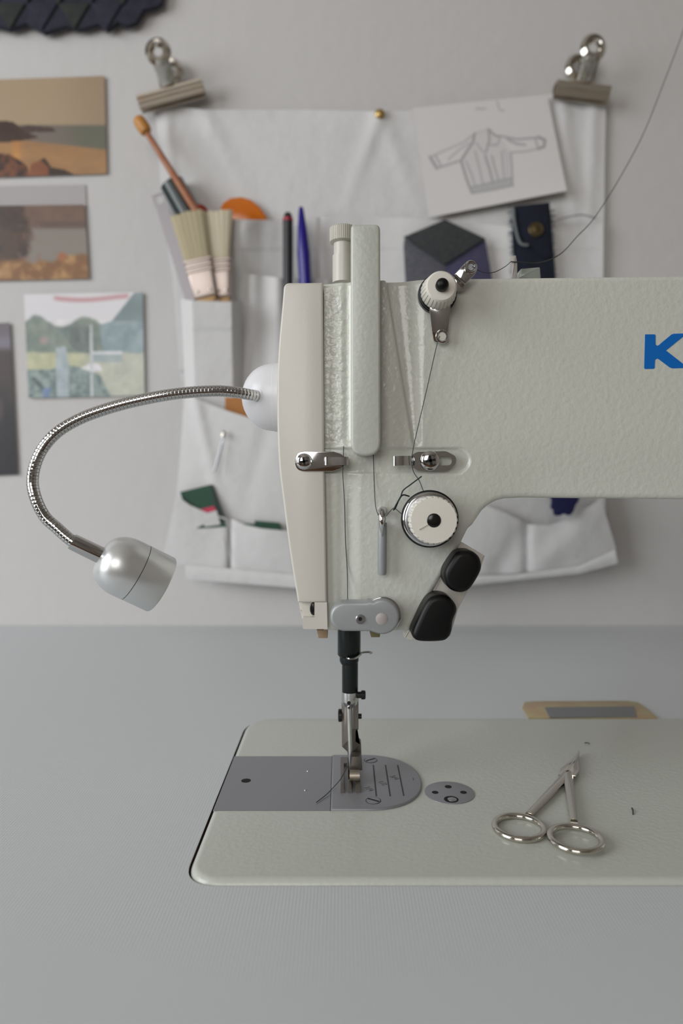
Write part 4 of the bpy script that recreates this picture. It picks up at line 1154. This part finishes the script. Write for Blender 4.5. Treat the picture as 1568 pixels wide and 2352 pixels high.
# ------------------------------------------------------------------ bulldog clips
def clip(cx, cy, ang, half, label, flip=1):
    """cx,cy: px centre of the jaw"""
    d = DW - .022
    C0 = P(cx, cy, d); k = d / F
    E = empty('bulldog_clip', C0, label, 'clip', 'bulldog clips holding the organizer')
    a = math.radians(ang); u = Vector((math.cos(a), 0, math.sin(a))); v = Vector((-math.sin(a), 0, math.cos(a)))
    # jaw: folded sheet, extruded along u
    prof = [(-17, 3), (-18, 1.5), (-15, .5), (-10, .0), (-4, -1.5), (2, -1), (6, -3.2), (12, -3.2), (17, 0), (18, 6), (16, 13), (10, 15), (-14, 10), (-18, 9), (-17, 8), (10, 13), (15, 9), (15, 5), (13, 1), (4, 1), (-4, 1), (-12, 3)]
    bm = NB(); o = []
    L = half * k
    pts = [(pz * k, py * .001) for pz, py in prof]
    A = [bm.verts.new(C0 - u * L + v * z + Y3 * y) for z, y in pts]
    B = [bm.verts.new(C0 + u * L + v * z + Y3 * y) for z, y in pts]
    n = len(pts)
    for i in range(n): bm.faces.new((A[i], A[(i + 1) % n], B[(i + 1) % n], B[i]))
    bm.faces.new(A); bm.faces.new(B[::-1])
    build('jaw', bm, M['nickel_b'], E, sharp=30)
    def handle(lean, y0, y1, dx):
        bm = NB()
        top = C0 + v * (92 * k) + u * (dx * k)
        # strap
        path = []
        for t in np.linspace(0, 1, 9):
            path.append(C0 + v * ((6 + 42 * t) * k) + u * (dx * k * t) + Y3 * (y0 + (y1 - y0) * t ** 1.3))
        ws = [20 - 2 * math.sin(PI * t) for t in np.linspace(0, 1, 9)]
        prev = None
        for p, wd in zip(path, ws):
            r = [bm.verts.new(p - u * wd * k), bm.verts.new(p - u * wd * .6 * k - Y3 * .0022), bm.verts.new(p + u * wd * .6 * k - Y3 * .0022), bm.verts.new(p + u * wd * k), bm.verts.new(p + Y3 * .0006)]
            if prev:
                for i in range(5): bm.faces.new((prev[i], prev[(i + 1) % 5], r[(i + 1) % 5], r[i]))
            else: bm.faces.new(r)
            prev = r
        bm.faces.new(prev[::-1])
        # domed ring
        c = path[-1] + v * (20 * k)
        nn = Vector((0, -1, 0)); R1, R2 = 29 * k, 9 * k
        prof = [(0, R2), (.001, R2 + .0003), (.0042, R2 + .003), (.0045, (R1 + R2) / 2 + .001), (.0030, R1 - .002), (.0005, R1), (0, R1)]
        rings = []
        for (t, r) in prof:
            rings.append([bm.verts.new(c + u * (math.cos(q) * r) + v * (math.sin(q) * r * 1.12) + nn * t) for q in np.linspace(0, 2 * PI, 32, endpoint=False)])
        rings.append(rings[0])
        for A_, B_ in zip(rings, rings[1:]):
            for i in range(32): bm.faces.new((A_[i], A_[(i + 1) % 32], B_[(i + 1) % 32], B_[i]))
        build('handle', bm, M['nickel'], E, sharp=35)
    handle(0, .000, -.020, flip * -2)
    handle(0, .008, .013, flip * -12)
clip(391, 214, 15, 77, 'silver bulldog clip above the brushes, holding the left corner of the organizer', -1)
clip(1339, 206, -7, 62, 'silver bulldog clip holding the right corner of the organizer beside the sketch')

# thumb tack
T = empty('thumb_tack', P(872, 262, DW - .008), 'round gold thumb tack pinning the top edge of the organizer', 'tack')
bm = NB(); lathe(bm, P(872, 262, DW - .0115), -Y3, [(0, .0050), (.0008, .0052), (.0022, .0042), (.0030, .0012)], 24); build('tack_head', bm, M['pin_gold'], T)
bm = NB(); tube(bm, [P(872, 262, DW - .012), P(872, 262, DW - .0002)], .0005, 8); build('tack_pin', bm, M['steel'], T)

# ------------------------------------------------------------------ brushes and tools in the left pockets
def brush(ax0, ax1, wt, wf0, wf1, off, label, mb):
    """ax0 = px bottom of wood, ax1 = px tip of bristles"""
    d = DW - off; k = d / F
    a = Vector(ax1) - Vector(ax0); L = a.length; a.normalize(); n = Vector((-a.y, a.x))
    def pt(s, t): q = Vector(ax0) + a * (s * L) + n * t; return (q.x, q.y)
    E = empty('paint_brush', P(ax0[0], ax0[1], d), label, 'brush', 'flat paint brushes in the pocket')
    f0, f1 = .10, .52
    th = .011
    build('handle', fpx([pt(-.12, -12), pt(-.06, -13), pt(f0 + .01, -wf0 + 1), pt(f0 + .01, wf0 - 1), pt(-.06, 13), pt(-.12, 12)], d + .002, .007, .002, 3, back=True), M['brushwood'], E)
    fr = build('ferrule', fpx([pt(f0, -wf0), pt(f1, -wf1), pt(f1, wf1), pt(f0, wf0)], d, th, .003, 3, back=True), M['ferrule'], E)
    for s in (f1 - .015, f1 - .075, f1 - .125):
        w_ = wf0 + (wf1 - wf0) * (s - f0) / (f1 - f0)
        bm = fpx([pt(s - .018, -w_ - .5), pt(s + .018, -w_ - .5), pt(s + .018, w_ + .5), pt(s - .018, w_ + .5)], d - .001, th * .9, .0012, 3)
        build('ferrule_band', bm, M['ferrule'], fr)
    for t in (-.45, .45):
        q = pt(f0 + .07, t * wf0 * 1.2); bm = NB(); lathe(bm, P(q[0], q[1], d + .0005), -Y3, [(0, .0016), (.0012, .0014), (.0016, .0008)], 12); build('nail', bm, M['nickel'], fr)
    # bristles: fluted slab with a ragged tip
    bm = NB(); nb = 34; rows = []
    for s in np.linspace(f1 - .02, 1, 10):
        q = (s - f1) / (1 - f1); wd = wf1 * .93 + (wt - wf1 * .93) * max(0, q)
        fr_, bk = [], []
        for j in range(nb + 1):
            t = -wd + 2 * wd * j / nb
            rag = (random.random() * .03 - .02) if s > .99 else 0
            bulge = (1 - abs(2 * j / nb - 1) ** 4) * .5
            p2 = pt(s + rag, t); rip = .00012 * math.sin(j * 2.3) + .00015 * math.sin(j * 5.1)
            hw = (.0045 + .0012 * q) * (.4 + bulge)
            fr_.append(bm.verts.new(P(p2[0], p2[1], d + th / 2) - Y3 * (hw + rip))); bk.append(bm.verts.new(P(p2[0], p2[1], d + th / 2) + Y3 * (hw)))
        rows.append((fr_, bk))
    for (a1, b1), (a2, b2) in zip(rows, rows[1:]):
        for j in range(nb):
            bm.faces.new((a1[j], a1[j + 1], a2[j + 1], a2[j])); bm.faces.new((b1[j], b2[j], b2[j + 1], b1[j + 1]))
        bm.faces.new((a1[0], a2[0], b2[0], b1[0])); bm.faces.new((a1[-1], b1[-1], b2[-1], a2[-1]))
    for (a1, b1) in (rows[0], rows[-1]):
        for j in range(nb): bm.faces.new((a1[j], b1[j], b1[j + 1], a1[j + 1]))
    build('bristles', bm, mb, E, sharp=20)
brush((476, 704), (430, 490), 40, 27, 32, .046, 'wider paint brush with darker bristles, left one of the pair in the pocket', M['bristle2'])
brush((515, 704), (494, 488), 40, 16, 24, .040, 'narrower paint brush with pale bristles, right one of the pair in the pocket', M['bristle'])

def tools():
    # steel blade with square hole
    d = DW - .020
    out = [(347, 449), (372, 440), (382, 460), (460, 705), (432, 712), (352, 470)]
    hole = [(357, 452), (371, 447), (376, 465), (362, 470)]
    a0 = resample(out + [out[0]], 49)[:-1]; ce = np.array((366, 458)); hd = resample(rc(hole, 3, 3) + [rc(hole, 3, 3)[0]], 200)
    bm = NB()
    ang = [2 * PI * k / 24 for k in range(24)]
    # ring end piece and shaft
    end = [(347, 449), (372, 440), (386, 474), (360, 484)]
    e = resample(end + [end[0]], 41)[:-1]
    inn = [min(hd, key=lambda q: abs((math.atan2(q[1] - ce[1], q[0] - ce[0]) - math.atan2(p[1] - ce[1], p[0] - ce[0]) + PI) % (2 * PI) - PI)) for p in e]
    annulus(bm, fpx2(e, d), fpx2(inn, d), frd(d), .0012)
    fpx([(386, 474), (460, 705), (432, 712), (360, 484)], d, .0012, 0, 1, bm)
    tag(build('steel_rule', bm, M['ruler']), 'narrow matt steel tool with a square hole at its top end, left of the brushes', 'ruler')
    # dark tube
    a, b = P(395, 423, DW - .016), P(445, 512, DW - .016); r = 28 * (DW - .016) / F
    ax = (a - b).normalized(); bm = NB()
    lathe(bm, b, ax, [(0, r), ((a - b).length, r), ((a - b).length, r - .0012), ((a - b).length - .02, r - .0012), ((a - b).length - .02, .0001)], 36)
    tag(build('plastic_tube', bm, M['greentube']), 'short open dark green tube behind the wooden stick', 'tube')
    # wooden stick with knob
    d0 = DW - .036
    a, b = P(336, 303, d0), P(462, 503, DW - .0335)
    E = empty('wooden_stick', b, 'thin brown wooden stick with a knob leaning out of the brush pocket', 'stick')
    bm = NB(); tube(bm, [a, a.lerp(b, .5), b], [.0028, .0036, .0040], 16); build('shaft', bm, M['stickwood'], E)
    ax = (a - b).normalized(); bm = NB()
    lathe(bm, a - ax * .002, ax, [(0, .003), (.002, .0058), (.006, .0066), (.012, .0064), (.016, .0060), (.018, .0048)], 24); build('knob', bm, M['knobwood'], E)
    # red handle piece
    bm = NB(); lathe(bm, P(460, 492, DW - .018), -Y3, [(0, .007), (.002, .0085), (.005, .0085), (.007, .006)], 28)
    tag(build('red_disc', bm, M['redbrown']), 'small red-brown disc peeking out behind the brush bristles', 'button')
    # amber half disc
    pts = [(500, 520), (504, 480), (512, 464), (530, 453), (553, 451), (575, 457), (595, 473), (609, 492), (616, 510), (616, 540), (500, 540)]
    bm = fpx(rc(pts, [0, 10, 10, 14, 14, 14, 14, 8, 3, 0, 0], 4), DW - .0145, .005, .0022, 4, back=True)
    tag(build('amber_disc', bm, M['orange']), 'glossy amber plastic disc standing in the upper left pocket', 'disc')
    # pens
    d = DW - .032; k = d / F
    E = empty('felt_pen', P(661, 720, d), 'black pen with a red ring in the pocket left of the blue pen', 'pen')
    bm = NB(); z0 = P(0, 760, d).z; zz = lambda y: P(0, y, d).z - z0
    lathe(bm, Vector((P(661, 0, d).x, d, z0)), Z3, [(0, 11.5 * k), (zz(508), 11.5 * k)], 24); build('barrel', bm, M['penblack'], E)
    bm = NB(); lathe(bm, Vector((P(661, 0, d).x, d, z0 + zz(508))), Z3, [(0, 12 * k), (zz(502) - zz(508), 12 * k)], 24); build('ring', bm, M['red'], E)
    bm = NB(); lathe(bm, Vector((P(661, 0, d).x, d, z0 + zz(502))), Z3, [(0, 10 * k), (8 * k, 9.5 * k), (13 * k, 6 * k), (15 * k, 1 * k)], 24); build('cap_end', bm, M['penblack'], E)
    a, b = P(705, 720, d), P(691, 474, d); ax = (b - a).normalized(); Ln = (b - a).length
    bm = NB(); lathe(bm, a, ax, [(0, 14 * k), (Ln * .35, 14.5 * k), (Ln * .55, 15 * k), (Ln * .8, 10.5 * k), (Ln * .96, 6 * k), (Ln * .99, 4.5 * k), (Ln, 1 * k)], 24)
    tag(build('ballpoint_pen', bm, M['bluepen']), 'dark blue ballpoint pen cap-up in the pocket beside the black pen', 'pen')
    # brown card in the middle pocket
    bm = fpx([(517, 900), (576, 900), (590, 975), (516, 975)], DW - .0285, .0008)
    tag(build('kraft_card', bm, M['card_brown']), 'piece of brown card sticking out of the pocket below the lamp neck', 'card')
    # safety pin
    bm = NB(); d = DW - .0405
    E = empty('safety_pin', P(500, 1080, d), 'steel safety pin fastened on the middle pocket of the organizer', 'safety pin')
    tube(bm, crs([tuple(P(*p)) for p in [(514, 1000, d - .002), (508, 1022, d - .001), (500, 1050, d), (494, 1074, d), (491, 1082, d), (496, 1078, d), (504, 1052, d + .001), (511, 1020, d + .001)]], 6), .0006, 8); build('wire', bm, M['steel'], E)
    bm = NB(); a, b = P(515, 990, d - .002), P(511, 1004, d - .002)
    tube(bm, [a, a.lerp(b, .3), b], [.0014, .0024, .0020], 12); build('pin_head', bm, M['nickel'], E)
    # needle packets
    d = DW - .0305
    E = empty('needle_packet', P(460, 1190, d), 'dark green packet with a red stripe in the bottom left pocket', 'packet')
    build('packet_body', fpx([(413, 1130), (484, 1113), (520, 1210), (440, 1215)], d, .003, .0003, 1), M['packgreen'], E)
    build('packet_edge', fpx([(484, 1114), (488, 1114), (518, 1200), (503, 1203)], d - .0004, .002), M['packdark'], E)
    build('packet_stripe', fpx([(455, 1171), (491, 1162), (496, 1172), (460, 1181)], d - .0005, .001), M['packred'], E)
    build('packet_label', fpx([(461, 1182), (497, 1172), (506, 1205), (470, 1210)], d - .0005, .001), M['packwhite'], E)
    bm = fpx([(560, 1203), (584, 1204), (585, 1196), (641, 1201), (655, 1240), (560, 1240)], d, .003, .0003, 1)
    tag(build('needle_packet', bm, M['packgreen']), 'low green packet edge in the bottom pocket close to the machine', 'packet')
    # blue cloth ruffle under the arm
    pts = [(1264, 1120), (1332, 1120), (1330, 1148), (1322, 1162), (1317, 1176), (1308, 1184), (1296, 1181), (1285, 1185), (1274, 1183), (1272, 1172), (1266, 1166), (1268, 1150)]
    bm = fpx(crs(pts, 4, True), DW - .046, .004, .0015, 3)
    tag(build('blue_ruffle', bm, M['blueflower']), 'crumpled dark blue cloth scrap hanging just under the machine arm', 'cloth')
    # grey felt pouch
    d = DW - .020
    E = empty('felt_pouch', P(1022, 700, d), 'envelope-folded felt pouch in charcoal, grey and violet above the machine arm', 'pouch')
    build('pouch_left', fpx([(929, 547), (1023, 606), (1026, 720), (934, 700), (927, 560)], d, .004, .0012, 2), M['felt_grey'], E, label='grey left side')
    build('pouch_right', fpx([(1023, 606), (1114, 548), (1132, 650), (1134, 700), (1026, 720)], d, .004, .0012, 2), M['felt_violet'], E, label='violet right side')
    build('pouch_flap', fpx([(927, 543), (1022, 503), (1115, 547), (1022, 607)], d - .0035, .003, .001, 2), M['felt_dark'], E, label='charcoal flap')
    # denim swatch
    d = DW - .0215
    E = empty('denim_swatch', P(1230, 640, d), 'frayed dark blue denim piece with a brass button under the sketch', 'cloth')
    build('denim_cloth', fpx([(1180, 473), (1262, 464), (1265, 500), (1270, 560), (1276, 640), (1276, 700), (1196, 700), (1180, 600), (1176, 540)], d, .0015, .0005, 2), M['denim'], E)
    build('flap', fpx([(1186, 480), (1258, 470), (1264, 590), (1252, 592), (1214, 566), (1190, 560)], d - .002, .0015, .0005, 2), M['denim'], E)
    bm = NB(); lathe(bm, P(1230, 528, d - .0022), -Y3, [(0, .0072), (.0015, .0076), (.0025, .0066), (.0022, .0052), (.0030, .0030), (.0032, .0005)], 28); build('button', bm, M['brass'], E)
    bm = NB()
    for i in range(120):
        if i % 2: x, s = 1178 + random.uniform(-1, 3), -1
        else: x, s = 1265 + random.uniform(-2, 4), 1
        y = random.uniform(475, 632); l = random.uniform(3, 12); dy = random.uniform(-5, 6)
        x += (y - 550) * .03 if s > 0 else (y - 550) * .05
        dd_ = d - random.uniform(-.001, .002)
        tube(bm, [P(x - s * 3, y, dd_), P(x + s * l * .5, y + dy * .3, dd_ - .0005), P(x + s * l, y + dy, dd_)], .00028, 4)
    o = build('fringe', bm, M['denim_fray'], E); o['kind'] = 'stuff'
    bm = NB(); tube(bm, crs([tuple(P(*p)) for p in [(1178, 478, d - .0035), (1181, 510, d - .004), (1187, 540, d - .004), (1193, 556, d - .0045), (1200, 562, d - .0045), (1212, 563, d - .0045)]], 6), .0014, 8)
    build('cord_loop', bm, M['threadl'], E)
    bm = NB(); tube(bm, crs([tuple(P(*p)) for p in [(1268, 513, d), (1285, 504, d - .003), (1315, 496, d - .004), (1340, 494, d - .003), (1368, 501, d - .002)]], 6), .0007, 6)
    build('loose_thread', bm, M['threadl'], E)
tools()

# woven felt piece at the top left corner
def woven():
    d = DW - .012
    E = empty('woven_felt_panel', P(150, 60, d), 'dark navy and olive woven felt panel with a zigzag edge at the top left', 'textile')
    base = [(-80, -120), (400, -120), (380, -60), (372, 5), (355, 15), (330, 20), (312, 50), (290, 58), (270, 50), (245, 68), (225, 54), (180, 66), (150, 58), (100, 74), (60, 52), (20, 66), (-30, 52), (-80, 60)]
    build('backing', fpx(base, d, .006, .001, 2), M['weave_navy'], E)
    x = -80; i = 0
    for row in range(4):
        for c_ in range(6):
            x0 = -90 + c_ * 74 + (37 if row % 2 else 0); y1 = 62 - row * 56 - (6 if c_ == 5 else 0)
            if x0 + 74 > 352 + (8 * row): continue
            tri = [(x0, y1 - 56), (x0 + 74, y1 - 56), (x0 + 37, y1 + 6)]
            build('woven_triangle', fpx(rc(tri, 3, 2), d - .002 - .0004 * (row % 2), .002, .0008, 2), M['weave_olive' if (c_ + row) % 2 else 'weave_navy'], E)
woven()
